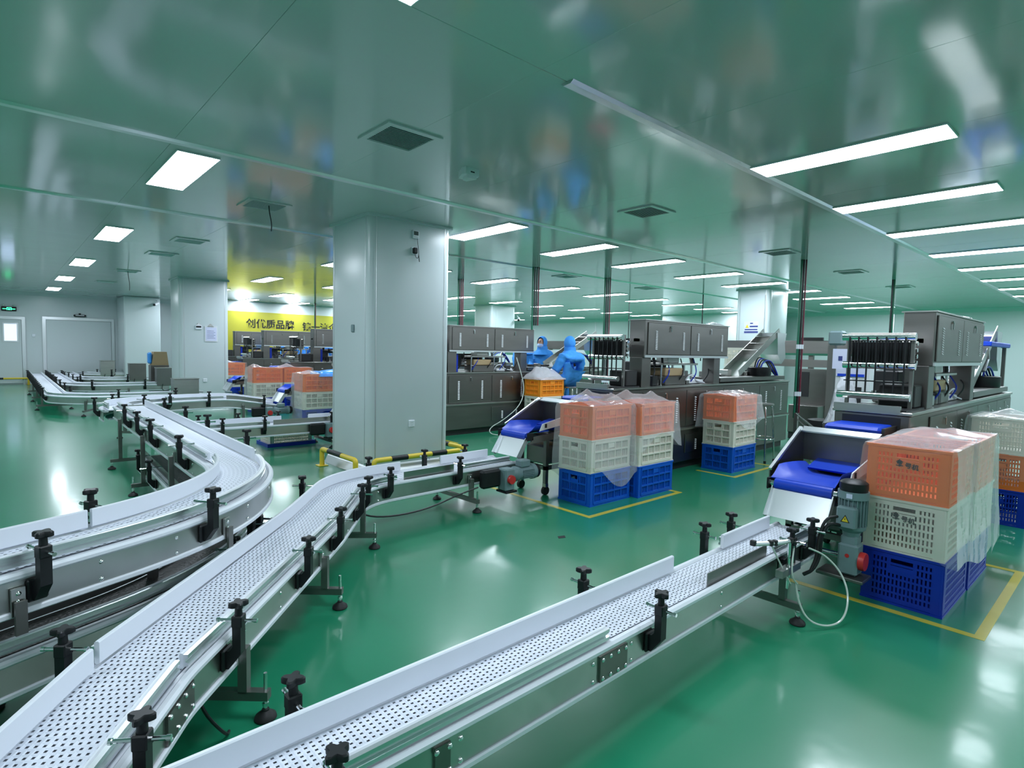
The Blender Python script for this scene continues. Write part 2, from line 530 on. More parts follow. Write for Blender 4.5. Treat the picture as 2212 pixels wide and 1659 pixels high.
def outlet(x, y, z, label):
    t = thing('power_outlet', label, 'outlet', (x, y, z))
    MB().bbox(x - .043, x + .043, y - .014, y, z - .043, z + .043, .006).build('plate', 'whiteplastic', t)
    for a_, b_, c_, d_ in ((-.012, -.006, .005, .02), (.006, .012, .005, .02), (-.008, .008, -.02, -.015)):
        MB().box(x + a_, x + b_, y - .016, y - .014, z + c_, z + d_).build('slot', 'seam', t)


outlet(3.705, 5.95, .57, 'white power outlet low on the near pillar')
outlet(3.62, 15.0, .60, 'white power outlet low on the far pillar')
single(MB().bbox(3.114, 3.13, 6.3, 6.37, 1.66, 1.75, .01), 'pillar_hook', 'motor', 'small grey holder on the left side of the near pillar', 'holder')
# pillar 2 fittings
t = thing('wall_thermometer', 'white hygrometer with dark display hanging on the far pillar', 'thermometer', (3.49, 15.0, 1.80))
MB().bbox(3.42, 3.56, 14.975, 15.0, 1.80, 1.90, .008).build('case', 'whiteplastic', t)
MB().box(3.435, 3.545, 14.972, 14.975, 1.845, 1.885).build('display', 'ink', t)
MB().prism([(3.43, 1.90), (3.55, 1.90), (3.51, 1.925), (3.5, 1.95), (3.48, 1.95), (3.47, 1.925)], 14.985, 15.0, 'y').build('hanger', 'alu', t)
t = thing('clipboard', 'clear clipboard with a printed sheet on the far pillar', 'clipboard', (3.75, 15.0, 1.5))
MB().box(3.62, 3.9, 14.988, 15.0, 1.52, 1.89).build('board', 'whitepaint', t)
MB().box(3.64, 3.88, 14.985, 14.988, 1.54, 1.86).build('sheet', 'paper', t)
for i in range(6):
    MB().box(3.67, 3.85 - .03 * (i % 2), 14.983, 14.985, 1.6 + i * .035, 1.606 + i * .035).build('print_line', 'navyprint', t)
MB().prism([(3.68, 1.88), (3.82, 1.88), (3.78, 1.915), (3.76, 1.94), (3.74, 1.94), (3.72, 1.915)], 14.975, 15.0, 'y').build('clip', 'steel', t)


def warning_sign(x, y, z, s, axis, label):
    t = thing('warning_sign', label, 'sign', (x, y, z))
    def q(a0, a1, z0, z1, m, nm, o_=.004):
        if axis == 'x':
            MB().box(x - o_, x, y - a1 * s, y - a0 * s, z + z0 * s, z + z1 * s).build(nm, m, t)
        else:
            MB().box(x + a0 * s, x + a1 * s, y - o_, y, z + z0 * s, z + z1 * s).build(nm, m, t)
    q(0, 1, 0, .8, 'paper', 'board', .002)
    q(.02, .98, .03, .15, 'navyprint', 'band')
    q(.06, .94, .22, .3, 'navyprint', 'text_line')
    q(.4, .96, .42, .52, 'navyprint', 'text_line')
    q(.42, .62, .64, .72, 'navyprint', 'text_line')
    tri = [(.1, .38), (.34, .38), (.22, .62)]
    if axis == 'x':
        MB().prism([(y - a * s, z + b * s) for a, b in tri], x - .005, x, 'x').build('triangle', 'signyellow', t)
    else:
        MB().prism([(x + a * s, z + b * s) for a, b in tri], y - .005, y, 'y').build('triangle', 'signyellow', t)


# access panels + signs on pillars 3, 4
struct(MB().box(12.93, 12.95, 5.9, 6.46, .3, 2.85).build('door_panel_3', 'pillar'))
warning_sign(12.928, 6.36, 1.98, .34, 'x', 'white sign with yellow warning triangle on the right hand pillar')
struct(MB().box(12.6, 13.3, 14.93, 14.95, .3, 2.8).build('door_panel_4', 'pillar'))
warning_sign(12.75, 14.93, 1.95, .36, 'y', 'small warning sign with a navy band on the pillar behind the left machine')

# ------------------------------------------------------------------ ceiling lights
lamp_proto = None
LX = [-2.24, 1.22, 4.68, 6.46, 8.22, 10.22, 12.1, 14.0, 15.9, 17.8, 19.7]
LY = [-2.45, 1.6, 5.8, 9.85, 13.9, 17.9, 21.9]
first = True
lampfr = MB().box(-.158, .158, -.652, -.646, -.012, 0).box(-.158, .158, .646, .652, -.012, 0).box(-.158, -.152, -.646, .646, -.012, 0).box(.152, .158, -.646, .646, -.012, 0).mesh('lamp_frame')
lampfr.materials.append(M['whitepaint'])
lampdf = MB().box(-.152, .152, -.646, .646, -.011, -.003).mesh('lamp_diffuser')
lampdf.materials.append(M['whitepaint'])
lampdf.materials.append(M['lamp'])
for pl in lampdf.polygons:
    pl.material_index = 1 if pl.normal.z < -.9 else 0
ORD = ['first', 'second', 'third', 'fourth', 'fifth', 'sixth', 'seventh', 'eighth', 'ninth', 'tenth', 'eleventh']
for j, ly in enumerate(LY):
    for i, lx in enumerate(LX):
        if ly > 21 and lx > 4.7 and lx < 13.5 and ly > 21.3 and not lx < 4:
            ly2 = 21.0
        else:
            ly2 = ly
        if 3.0 < lx < 4.3 and (5.2 < ly < 7.6 or 14.3 < ly < 16.6):
            continue
        rowd = ['behind the viewer', 'in the nearest row at right', 'in the row beside the near pillar', 'in the row just beyond the near pillar', 'in the row before the far pillar', 'in the row past the far pillar', 'in the row by the banner wall'][j]
        if i == 1:
            lab = 'recessed square-ended panel light over the left aisle, %s from the viewer' % ORD[j]
        else:
            lab = 'white strip ceiling light %s, %s from the left' % (rowd, ORD[i])
        t = thing('ceiling_light', lab, 'ceiling light', (lx, ly2, H - .002), 'ceiling panel lights')
        link('lamp_frame', lampfr, None, t)
        link('lamp_diffuser', lampdf, None, t)

# vents
vfr = MB().box(-.22, .22, -.22, -.175, -.012, 0).box(-.22, .22, .175, .22, -.012, 0).box(-.22, -.175, -.175, .175, -.012, 0).box(.175, .22, -.175, .175, -.012, 0).mesh('vent_frame')
vfr.materials.append(M['ceil'])
vbk = MB().box(-.175, .175, -.175, .175, -.004, 0).mesh('vent_back')
vbk.materials.append(M['dark'])
vsl = MB().obox((0, 0, 0), (.35, .02, .003), Matrix.Rotation(.35, 3, 'X')).mesh('vent_slat')
vsl.materials.append(M['whitepaint'])
for i, (vx, vy, lab) in enumerate([(2.18, 3.69, 'large square slatted air vent in front of the near pillar top'), (2.17, 6.5, 'square slatted air vent left of the near pillar with a hanging cord'),
                                   (2.13, 9.6, 'square air vent between the near and far pillars'), (2.1, 11.4, 'square air vent left of the far pillar, beyond the nearer one'), (2.08, 14.8, 'distant air vent with a strip hanging from it left of the far pillar'),
                                   (2.06, 18.0, 'faint air vent near the far doors'), (5.19, 3.69, 'square air vent over the middle crates'), (8.55, 3.71, 'square air vent left of the right hand pipe drop'), (11.3, 3.64, 'small distant air vent right of the pipe drop'),
                                   (8.6, 8.0, 'air vent over the left machine'), (11.4, 8.0, 'air vent beyond the left machine'), (14.3, 3.64, 'furthest air vent over the right machine row')]):
    t = thing('air_vent', lab, 'vent', (vx, vy, H - .001), 'ceiling air vents')
    link('vent_frame', vfr, None, t)
    link('vent_back', vbk, None, t)
    for k in range(14):
        link('vent_slat', vsl, None, t, (0, -.16 + k * .0246, -.008))
for lab, vx, vy, L in (('dark cord hanging from the vent left of the near pillar', 2.2, 6.45, .28), ('reddish strip hanging from the distant vent', 2.08, 14.75, .42)):
    t = thing('hanging_cord', lab, 'cord', (vx, vy, H - .02 - L))
    MB().tube([(vx, vy, H - .01), (vx + .01, vy + .01, H - L * .3), (vx + .03, vy, H - L * .7), (vx + .025, vy, H - L)], .006, 6, 2).build('cord', 'black', t, True)
# wall mounted camera like detector on ceiling
t = thing('ceiling_detector', 'white wedge shaped detector on the ceiling right of the near pillar', 'detector', (2.97, 3.94, H - .09))
MB().prism([(2.90, 3.86), (3.04, 3.86), (3.05, 3.9), (3.0, 4.02), (2.94, 4.02), (2.89, 3.9)], H - .06, H, 'z').build('case', 'whitepaint', t)
MB().prism([(2.92, 3.87), (3.02, 3.87), (2.99, 3.97), (2.95, 3.97)], H - .085, H - .06, 'z').build('cover', 'whitepaint', t)
MB().box(2.95, 2.99, 3.858, 3.862, H - .04, H - .03).build('lens', 'ink', t)
# cctv cameras
for lab, p in (('white bullet camera on the wall left of the far pillar', (4.02, 22.78, 2.78)), ('white bullet camera on the pillar behind the left machine', (13.55, 14.85, 2.55))):
    t = thing('cctv_camera', lab, 'camera', p)
    x, y, z = p
    MB().cyl((x - .08, y - .1, z - .04), (x + .06, y + .05, z + .03), .045, n=12).build('barrel', 'whitepaint', t, True)
    MB().cyl((x - .1, y - .12, z - .05), (x - .08, y - .1, z - .04), .038, n=12).build('lens', 'ink', t, True)
    MB().tube([(x + .02, y, z), (x + .03, y + .06, z + .1), (x + .02, y + .1, z + .12)], .015, 8).build('bracket', 'whitepaint', t, True)


# ------------------------------------------------------------------ conveyors
def fillet(pts, step=.04):
    """pts: (x, y, z, radius); returns dense list of Vectors"""
    P = [Vector(p[:3]) for p in pts]
    out = [P[0]]
    for i in range(1, len(P) - 1):
        r = pts[i][3]
        a = (P[i - 1] - P[i]); b = (P[i + 1] - P[i])
        la, lb = a.length, b.length
        a /= la; b /= lb
        th = a.angle(b)
        Lt = min(r / math.tan(th / 2), la * .95, lb * .95)
        q0, q1 = P[i] + a * Lt, P[i] + b * Lt
        n = max(6, int(Lt * 2 / .06))
        rr = Lt * math.tan(th / 2)
        c = P[i] + (a + b).normalized() * (rr / math.sin(th / 2))
        v0, v1 = q0 - c, q1 - c
        ang = v0.angle(v1)
        for k in range(n + 1):
            t = k / n
            s = (math.sin((1 - t) * ang) * v0 + math.sin(t * ang) * v1) / math.sin(ang)
            out.append(c + s)
    out.append(P[-1])
    return out


class Path:
    def __init__(self, pts):
        self.p = pts
        self.s = [0.0]
        for i in range(1, len(pts)):
            self.s.append(self.s[-1] + (pts[i] - pts[i - 1]).length)
        self.L = self.s[-1]
        T = []
        for i in range(len(pts)):
            d = pts[min(i + 1, len(pts) - 1)] - pts[max(i - 1, 0)]
            d.z = 0
            T.append(d.normalized())
        self.t = T

    def at(self, s):
        s = max(0, min(self.L, s))
        lo, hi = 0, len(self.s) - 1
        while hi - lo > 1:
            m_ = (lo + hi) // 2
            if self.s[m_] <= s:
                lo = m_
            else:
                hi = m_
        k = (s - self.s[lo]) / max(1e-9, self.s[hi] - self.s[lo])
        p = self.p[lo].lerp(self.p[hi], k)
        t = self.t[lo].lerp(self.t[hi], k).normalized()
        return p, t, Vector((-t.y, t.x, 0))

    def frames(self, s0, s1, ds=.5):
        ss = [s0] + [s for s in self.s if s0 + 1e-4 < s < s1 - 1e-4] + [s1]
        res = [ss[0]]
        for s in ss[1:]:
            n = max(1, int((s - res[-1]) / ds))
            a = res[-1]
            for k in range(1, n + 1):
                res.append(a + (s - a) * k / n)
        return [self.at(s) for s in res]

    def nearest(self, x, y):
        best = (1e9, 0)
        for i in range(int(self.L / .02) + 1):
            p, _, _ = self.at(i * .02)
            d = (p.x - x) ** 2 + (p.y - y) ** 2
            if d < best[0]:
                best = (d, i * .02)
        return best[1]


def sweep(mb, frames, prof):
    """closed profile of (normal offset, dz)"""
    n = len(prof)
    base = len(mb.v)
    for p, t, nn in frames:
        for a, dz in prof:
            mb.v.append((p.x + nn.x * a, p.y + nn.y * a, p.z + dz))
    for i in range(len(frames) - 1):
        for k in range(n):
            j = (k + 1) % n
            mb.f.append((base + i * n + k, base + i * n + j, base + (i + 1) * n + j, base + (i + 1) * n + k))
    mb.f.append(tuple(base + i for i in reversed(range(n))))
    mb.f.append(tuple(base + (len(frames) - 1) * n + i for i in range(n)))
    return mb


def rect(a0, a1, z0, z1, c=0.0):
    a0, a1 = min(a0, a1), max(a0, a1)
    if c:
        return [(a0 + c, z0), (a1 - c, z0), (a1, z0 + c), (a1, z1 - c), (a1 - c, z1), (a0 + c, z1), (a0, z1 - c), (a0, z0 + c)]
    return [(a0, z0), (a1, z0), (a1, z1), (a0, z1)]


# shared small meshes
def knob_mesh():
    mb = MB()
    n = 40
    prof = []
    for (sc_, z) in ((.78, .012), (1, .016), (1, .03), (.86, .034)):
        prof.append([(sc_ * (.0275 + .0085 * math.cos(4 * 2 * PI * i / n)) * math.cos(2 * PI * i / n), sc_ * (.0275 + .0085 * math.cos(4 * 2 * PI * i / n)) * math.sin(2 * PI * i / n), z) for i in range(n)])
    for r in prof:
        mb.v += r
    for k in range(3):
        for i in range(n):
            j = (i + 1) % n
            mb.f.append((k * n + i, k * n + j, k * n + n + j, k * n + n + i))
    mb.f.append(tuple(3 * n + i for i in range(n)))
    mb.f.append(tuple(reversed(range(n))))
    mb.cyl((0, 0, -.02), (0, 0, .014), .0145, .013, 10)
    me = mb.mesh('knob', True)
    me.materials.append(M['black'])
    return me


def clamp_mesh():
    # local: +x outward from side plate, z = 0 at belt level
    mb = MB()
    w_ = .019
    mb.prism([(0, -.105), (.026, -.105), (.072, -.045), (.072, .09), (.04, .095), (.04, -.02), (.028, -.035), (0, -.035)], -w_, w_, 'y')
    mb.bbox(-.0, .016, -.034, .034, -.112, -.028, .006)
    mb.bbox(.036, .076, -.021, .021, .055, .1, .004)
    me = mb.mesh('clamp')
    me.materials.append(M['black'])
    return me


RODS = {}


def rod_mesh(inner):
    key = round(inner, 3)
    if key in RODS:
        return RODS[key]
    mb = MB().cyl((inner, 0, .078), (.125, 0, .078), .0062, n=8).cyl((.115, 0, .078), (.127, 0, .078), .008, n=8).cyl((inner, 0, .078), (inner + .008, 0, .078), .009, n=8)
    me = mb.mesh('rod', True)
    me.materials.append(M['chrome'])
    RODS[key] = me
    return me


def bolt_mesh():
    mb = MB().lathe((0, 0, 0), [(.009, 0), (.009, .003), (.006, .006), (.002, .0075)], 8, 'x')
    me = mb.mesh('bolt', True)
    me.materials.append(M['chrome'])
    return me


def pad_mesh():
    mb = MB().lathe((0, 0, 0), [(.038, 0), (.043, .006), (.040, .016), (.022, .03), (.014, .036), (.014, .042)], 16)
    me = mb.mesh('foot_pad', True)
    me.materials.append(M['rubber'])
    return me


def stud_mesh():
    mb = MB().cyl((0, 0, .03), (0, 0, .19), .0075, n=8).cyl((0, 0, .055), (0, 0, .068), .013, n=6)
    me = mb.mesh('foot_stud', True)
    me.materials.append(M['chrome'])
    return me


KNOB, CLAMP, BOLT, PAD, STUD = knob_mesh(), clamp_mesh(), bolt_mesh(), pad_mesh(), stud_mesh()


def belt_holes(pa, s0, s1, bw, cols, pitch, hole=.36):
    mb = MB()
    n = int((s1 - s0) / pitch)
    prev = None
    cw = bw / cols
    for i in range(n):
        sa, sb = s0 + i * pitch, s0 + (i + 1) * pitch
        A = pa.at(sa); B = pa.at(sb)
        sh = .14 if i % 2 else -.14
        for c in range(cols):
            u0, u1 = -bw / 2 + c * cw, -bw / 2 + (c + 1) * cw
            def pt(u, v, dz=0):
                p = A[0].lerp(B[0], v); nn = A[2].lerp(B[2], v)
                q = p + nn * (u0 + (u1 - u0) * u)
                return (q.x, q.y, q.z + dz)
            b0 = len(mb.v)
            e = .0 if i % 3 else .0
            lo = -.0025 if True else 0
            mb.v += [pt(0, 0), pt(1, 0), pt(1, 1), pt(0, 1)]
            h0, h1 = .5 - hole / 2, .5 + hole / 2
            mb.v += [pt(h0 + sh, .3, lo), pt(h1 + sh, .3, lo), pt(h1 + sh, .72, lo), pt(h0 + sh, .72, lo)]
            for k in range(4):
                j = (k + 1) % 4
                mb.f.append((b0 + k, b0 + j, b0 + 4 + j, b0 + 4 + k))
    return mb


def conveyor(name, label, pts, bw, ow, guards, clamps, legs, holes=None, bolts=None, belt_m='belt', plate_m='steel_plate', low=True, detail=True, zdrop=.14, group=None):
    """bw belt width, ow outer width; guards: list (side, s0, s1, kind); clamps: list (side, s); legs: list s"""
    pa = Path(fillet(pts))
    p0 = pa.p[len(pa.p) // 2]
    t = thing(name, label, 'conveyor', (p0.x, p0.y, 0), group)
    F = pa.frames(0, pa.L)
    hb, ho = bw / 2, ow / 2
    # belt
    if holes:
        belt_holes(pa, 0.02, pa.L - .02, bw, holes[0], holes[1]).build('belt', belt_m, t)
        sweep(MB(), F, rect(-hb, hb, -.014, -.007)).build('belt_bed', 'bed', t)
    else:
        sweep(MB(), F, rect(-hb, hb, -.012, 0)).build('belt', belt_m, t)
    for sd in (1, -1):
        nm = 'side_plate'
        o = sweep(MB(), F, rect(sd * (ho - .012), sd * (ho - .006), -zdrop, -.012)).build('side_plate', plate_m, t)
        sweep(MB(), F, rect(sd * hb, sd * (ho - .012), -.03, -.004, .003)).build('wear_strip', 'whiteplastic', t, True)
        sweep(MB(), F, rect(sd * (ho - .028), sd * (ho + .006), -.022, .008, .009)).build('top_rail', 'whiteplastic', t, True)
        sweep(MB(), F, rect(sd * (ho - .02), sd * (ho + .004), -zdrop - .012, -zdrop + .012, .005)).build('bottom_rail', 'whiteplastic', t, True)
    sweep(MB(), F, rect(-hb, hb, -zdrop + .01, -zdrop + .02)).build('return_belt', belt_m, t)
    # guards
    for g in guards:
        sd, s0, s1, kind = g[:4]
        s1 = min(s1, pa.L)
        G = pa.frames(s0, s1)
        go = g[4] if len(g) > 4 else 0.0
        if kind == 'white':
            o = sweep(MB(), G, rect(sd * (hb - .006 + go), sd * (hb + .012 + go), .012, .092, .004)).build('guard_rail', 'whiteplastic', t, True)
            sweep(MB(), G, [(sd * (hb + .012 + go), .03), (sd * (hb + .024 + go), .03), (sd * (hb + .024 + go), .042), (sd * (hb + .017 + go), .046), (sd * (hb + .017 + go), .056), (sd * (hb + .024 + go), .06), (sd * (hb + .024 + go), .074), (sd * (hb + .012 + go), .074)]).build('guard_backing', 'alu', o)
        elif kind == 'low':
            o = sweep(MB(), G, rect(sd * (hb - .004 + go), sd * (hb + .01 + go), .014, .062, .004)).build('guard_rail', 'whiteplastic', t, True)
            sweep(MB(), G, [(sd * (hb + .01 + go), .016), (sd * (hb + .026 + go), .016), (sd * (hb + .026 + go), .028), (sd * (hb + .016 + go), .032), (sd * (hb + .016 + go), .042), (sd * (hb + .026 + go), .046), (sd * (hb + .026 + go), .058), (sd * (hb + .01 + go), .058)]).build('guard_backing', 'alu', o)
        else:
            sweep(MB(), G, rect(sd * (hb + .004), sd * (hb + .008), .002, .07)).build('guard_plate', kind, t)
    # clamps
    for c in clamps:
        sd, s = c[:2]
        p, tt, nn = pa.at(s)
        out = nn * sd
        q = p + out * (ho - .006) - OFF[t.name]
        a = math.atan2(out.y, out.x)
        cb = link('clamp', CLAMP, None, t, q, (0, 0, a))
        OFF[cb.name] = OFF[t.name]
        k_ = link('knob', KNOB, None, cb, (.056, 0, .118), (0, 0, rnd.uniform(0, 1.5)))
        if detail:
            link('rod', rod_mesh(hb + .016 - (ho - .006)), None, cb)
    # legs
    for lg in legs:
        s = lg[0] if isinstance(lg, tuple) else lg
        skip = lg[1] if isinstance(lg, tuple) else 0
        p, tt, nn = pa.at(s)
        R = Matrix((tt, nn, Vector((0, 0, 1)))).transposed()
        ext = .085
        mb = MB()
        top = p.z - zdrop + .05
        for sd in (1, -1):
            c = p + nn * sd * (ho + .022)
            if sd == skip:
                MB().obox((c.x, c.y, top - .06), (.036, .012, .12), R).build('hanger_plate', 'steel_dark', t)
            else:
                mb.obox((c.x, c.y, (.12 + top) / 2), (.036, .036, top - .10), R)
        if not skip:
            mb.obox((p.x, p.y, .1), (.036, ow + .044 + ext * 2 + .03, .036), R)
        else:
            c = p - nn * skip * (ho + .022)
            mb.obox((c.x, c.y, .1), (.2, .036, .036), R)
        lo_ = mb.build('leg_frame', 'steel_dark', t)
        for sd in (1, -1):
            c = p + nn * sd * (ho + .022 + ext) if not skip else p - nn * skip * (ho + .022) + tt * sd * .08
            link('foot_pad', PAD, None, lo_, (c.x - OFF[t.name].x, c.y - OFF[t.name].y, 0))
            link('foot_stud', STUD, None, lo_, (c.x - OFF[t.name].x, c.y - OFF[t.name].y, 0))
            c2 = p + nn * sd * (ho + .004)
            MB().obox((c2.x, c2.y, top - .005), (.042, .01, .1), R).build('leg_bracket', 'steel', lo_)
            if detail:
                a = math.atan2(nn.y * sd, nn.x * sd)
                for dz in (.03, -.0):
                    link('bolt', BOLT, None, lo_, (c2.x + nn.x * sd * .004 - OFF[t.name].x, c2.y + nn.y * sd * .004 - OFF[t.name].y, top - .005 + dz), (0, 0, a))
    # side bolts
    for sd, s in (bolts or []):
        p, tt, nn = pa.at(s)
        out = nn * sd
        a = math.atan2(out.y, out.x)
        for dz in (-.045, -.115):
            q = p + out * (ho - .006) + Vector((0, 0, dz)) - OFF[t.name]
            link('bolt', BOLT, None, t, q, (0, 0, a))
    return t, pa


def splice(t, pa, sd, s, L, ho, nb=4):
    p, tt, nn = pa.at(s)
    out = nn * sd
    R = Matrix((tt, nn, Vector((0, 0, 1)))).transposed()
    c = p + out * (ho - .003) + Vector((0, 0, -.078))
    o = MB().obox(tuple(c), (L, .012, .098), R).build('splice_plate', 'steel_mid', t)
    a = math.atan2(out.y, out.x)
    for i in range(nb):
        for dz in (.036, -.036):
            q = c + tt * (L * (-.42 + .84 * i / (nb - 1))) + out * .006 + Vector((0, 0, dz)) - OFF[t.name]
            link('bolt', BOLT, None, o, q, (0, 0, a))


ZB = .375
# right conveyor (R)
ptsR = [(-.45, 1.425, ZB, 0), (3.86, 1.478, ZB, 0)]
paR = Path(fillet(ptsR))
sx = lambda x: x + .45
tR, paR = conveyor('modular_belt_conveyor', 'straight white belt conveyor in the foreground leading to the right motor', ptsR, .2, .27,
                   [(1, 0, sx(2.53), 'white'), (1, sx(3.05), sx(3.66), 'white'), (-1, 0, sx(1.72), 'low'), (-1, sx(2.5), sx(3.15), 'steel_dark'), (-1, sx(3.22), sx(3.88), 'low', .0)],
                   [(1, sx(.62)), (1, sx(1.93)), (1, sx(3.0)), (1, sx(3.32)), (-1, sx(.58)), (-1, sx(1.98)), (-1, sx(3.3)), (-1, sx(3.6)), (-1, sx(-.35))],
                   [sx(3.28), sx(.2)], (10, .021), [(-1, sx(x)) for x in (.6, 1.0, 1.62, 1.86, 2.6)])
splice(tR, paR, -1, sx(1.74), .17, .135)
splice(tR, paR, -1, sx(.93), .055, .135, 2)

# centre conveyor (C)
def offs(p, d):
    return p
ptsC = [(-.6, .86, ZB, 0), (.3, 2.22, ZB, .9), (1.47, 3.52, ZB, 2.0), (2.05, 4.27, ZB, .7), (3.84, 4.36, ZB, 0)]
paC = Path(fillet(ptsC))
nC = paC.nearest
cl = [(-1, nC(*q)) for q in ((.05, 1.85), (.46, 2.4), (.97, 2.96), (1.33, 3.36), (1.7, 3.8), (1.87, 3.96), (2.28, 4.24), (3.05, 4.3))] + [(1, nC(*q)) for q in ((.3, 2.27), (1.24, 3.27), (1.31, 3.35), (1.85, 3.98), (2.4, 4.28), (3.0, 4.3), (3.5, 4.32))]
tC, paC = conveyor('modular_belt_conveyor', 'white belt conveyor curving from bottom left toward the middle crates', ptsC, .29, .385,
                   [(1, 0, nC(.27, 2.26), 'white', -.012), (1, nC(.3, 2.29), nC(2.66, 4.24), 'white'), (1, nC(3.12, 4.28), paC.L - .12, 'white'), (-1, 0, nC(.3, 2.2), 'low', -.01), (-1, nC(.31, 2.24), nC(2.42, 4.22), 'low'), (-1, nC(2.5, 4.22), nC(3.05, 4.26), 'steel'), (-1, nC(3.1, 4.26), paC.L - .1, 'low')],
                   cl, [nC(.5, 2.5), nC(1.22, 3.18), nC(1.85, 3.9), nC(3.2, 4.27)], (13, .0235), [(-1, nC(*q)) for q in ((.18, 2.1), (.55, 2.55), (.8, 2.8), (1.2, 3.2), (2.2, 4.18), (1.6, 3.6))])
splice(tC, paC, -1, nC(.24, 2.14), .2, .1925)

# upper S conveyor and lower one
ZS = .66
ptsS = [(-.9, 2.46, ZS, 0), (1.2, 3.34, ZS, 1.5), (1.24, 8.75, ZS, 0)]
paS = Path(fillet(ptsS))
nS = paS.nearest
cS = [(-1, nS(*q)) for q in ((0.0, 2.83), (.62, 3.1))] + [(1, nS(*q)) for q in ((.42, 3.0), (1.26, 4.75), (1.26, 5.9), (1.26, 6.6), (1.26, 7.4))] + [(-1, nS(*q)) for q in ((1.26, 4.8), (1.26, 6.0), (1.26, 6.9), (1.26, 8.0))]
tS, paS = conveyor('modular_belt_conveyor', 'raised white belt conveyor making a hairpin bend at left', ptsS, .25, .385,
                   [(1, 0, nS(.33, 2.95), 'white'), (1, nS(.35, 2.96), nS(1.2, 4.2), 'white'), (1, nS(1.23, 4.4), paS.L, 'low'), (-1, 0, nS(.38, 2.97), 'low'), (-1, nS(.39, 2.98), nS(1.2, 4.2), 'low'), (-1, nS(1.21, 4.25), paS.L - .2, 'white')],
                   cS, [(nS(-.05, 2.82), -1), (nS(.72, 3.2), -1), nS(1.26, 5.2), nS(1.26, 6.5), nS(1.26, 8.0)], (10, .025), [(-1, nS(*q)) for q in ((.22, 2.9), (.5, 3.03), (.85, 3.35), (1.05, 3.65), (1.2, 4.1))] + [(1, nS(1.26, y)) for y in (4.6, 5.5, 6.3, 7.0)])
MB().bbox(1.07, 1.45, 8.72, 8.78, ZS - .16, ZS + .01, .01).build('end_plate', 'steel', tS)
ptsT = [(-.9, 2.62, .28, 0), (1.14, 3.5, .28, 1.5), (1.235, 7.0, .28, 0)]
nT = Path(fillet(ptsT)).nearest
tT, paT = conveyor('modular_belt_conveyor', 'lower belt conveyor with dark belt running beneath the raised hairpin conveyor', ptsT, .24, .37,
                   [(1, 0, 9, 'steel_dark'), (-1, 0, 9, 'low')], [(1, nT(1.26, 5.95)), (1, nT(1.26, 6.6)), (-1, nT(.82, 3.42)), (-1, nT(1.2, 4.3))], [nT(1.26, 5.5)], None, None, 'darkbelt')

# D, E and the far set
tD, paD = conveyor('modular_belt_conveyor', 'white belt conveyor ending behind the near pillar, with a crate beneath', [(1.5, 8.2, ZB, 0), (3.82, 8.2, ZB, 0)], .25, .385,
                   [(1, 0, 1.5, 'white'), (-1, 0, 1.25, 'low'), (-1, 1.3, 2.2, 'steel'), (1, 1.9, 2.4, 'white')], [(-1, .62), (-1, 1.15), (-1, 2.1), (1, .45), (1, .95), (1, 1.5)], [2.08], None, None)
tE, paE = conveyor('modular_belt_conveyor', 'white belt conveyor sloping up from the blue tray crates and curving behind the raised belt', [(3.82, 10.75, ZB, 0), (2.95, 10.72, .53, 2.0), (1.2, 10.7, .53, 1.4), (1.15, 8.95, .6, 0)], .25, .385,
                   [(-1, .05, 9, 'white'), (1, 1.0, 9, 'low'), (1, .3, .95, 'steel')], [(1, .35), (1, 1.25), (1, 2.0), (1, 2.7), (-1, .6), (-1, 1.6), (-1, 2.6), (-1, 3.4)], [.7, 2.4], None, None)
far = []
for i, (yy, xx, lab) in enumerate(((13.97, .83, 'nearest of the far looping belt conveyors by the left wall'), (17.4, 1.27, 'second of the far looping belt conveyors by the left wall'), (20.1, 1.65, 'third of the far looping belt conveyors by the left wall'), (23.3, 2.05, 'furthest looping belt conveyor before the wide door'))):
    yend = 24.0
    pts = [(3.3, yy, ZB, 0), (xx, yy, ZB, .95 if i < 3 else .35), (xx, yend, ZB, 0)]
    pf = Path(fillet(pts))
    L = pf.L
    cs = [(1, .55), (1, 1.55)] + [(1, 2.9 + .55 * k) for k in range(int(max(0, (L - 3.2)) / .55))] + [(-1, 3.1 + 1.3 * k) for k in range(int(max(0, (L - 3.4)) / 1.3))]
    if i == 3:
        cs = [(1, .55), (-1, .4), (-1, .9)]
    tF, pF = conveyor('modular_belt_conveyor', lab, pts, .25, .36, [(1, 0, L, 'low'), (-1, 0, L, 'low')], cs, [.9, 2.0] + [3.6 + 2.2 * k for k in range(int(max(0, L - 3.8) / 2.2))], None, None, detail=False, group='far looping conveyors')

# control boxes on the far conveyors
for x0, yy, z0, hh, ww, lab, m_ in ((2.72, 13.75, .33, .37, .48, 'dark green tinted steel box at the end of the nearest far conveyor', 'steel'), (3.02, 17.2, .34, .46, .42, 'brown grey steel box on the second far conveyor', 'steel_dark'), (2.8, 19.9, .34, .48, .42, 'brown grey steel box on the third far conveyor', 'steel_dark'), (2.45, 23.1, .33, .48, .4, 'reflective steel box on the furthest conveyor', 'steel')):
    t = thing('control_box', lab, 'box', (x0 + ww / 2, yy + .15, z0))
    MB().bbox(x0, x0 + ww, yy, yy + .3, z0, z0 + hh, .008).build('case', m_, t)
    MB().box(x0 - .008, x0 + ww + .008, yy - .008, yy + .308, z0 + hh, z0 + hh + .02).build('lid', 'steel', t)
    MB().tube([(x0 + ww * .3, yy - .01, z0 + .05), (x0 + ww * .2, yy - .08, z0 - .12), (x0 + ww * .7, yy - .06, z0 - .1), (x0 + ww, yy, z0 + .05)], .008, 6, 2).build('cable', 'black', t, True)
t = thing('steel_bin', 'brownish steel hopper with blue bag by the far pillar edge', 'hopper', (3.2, 17.9, 0))
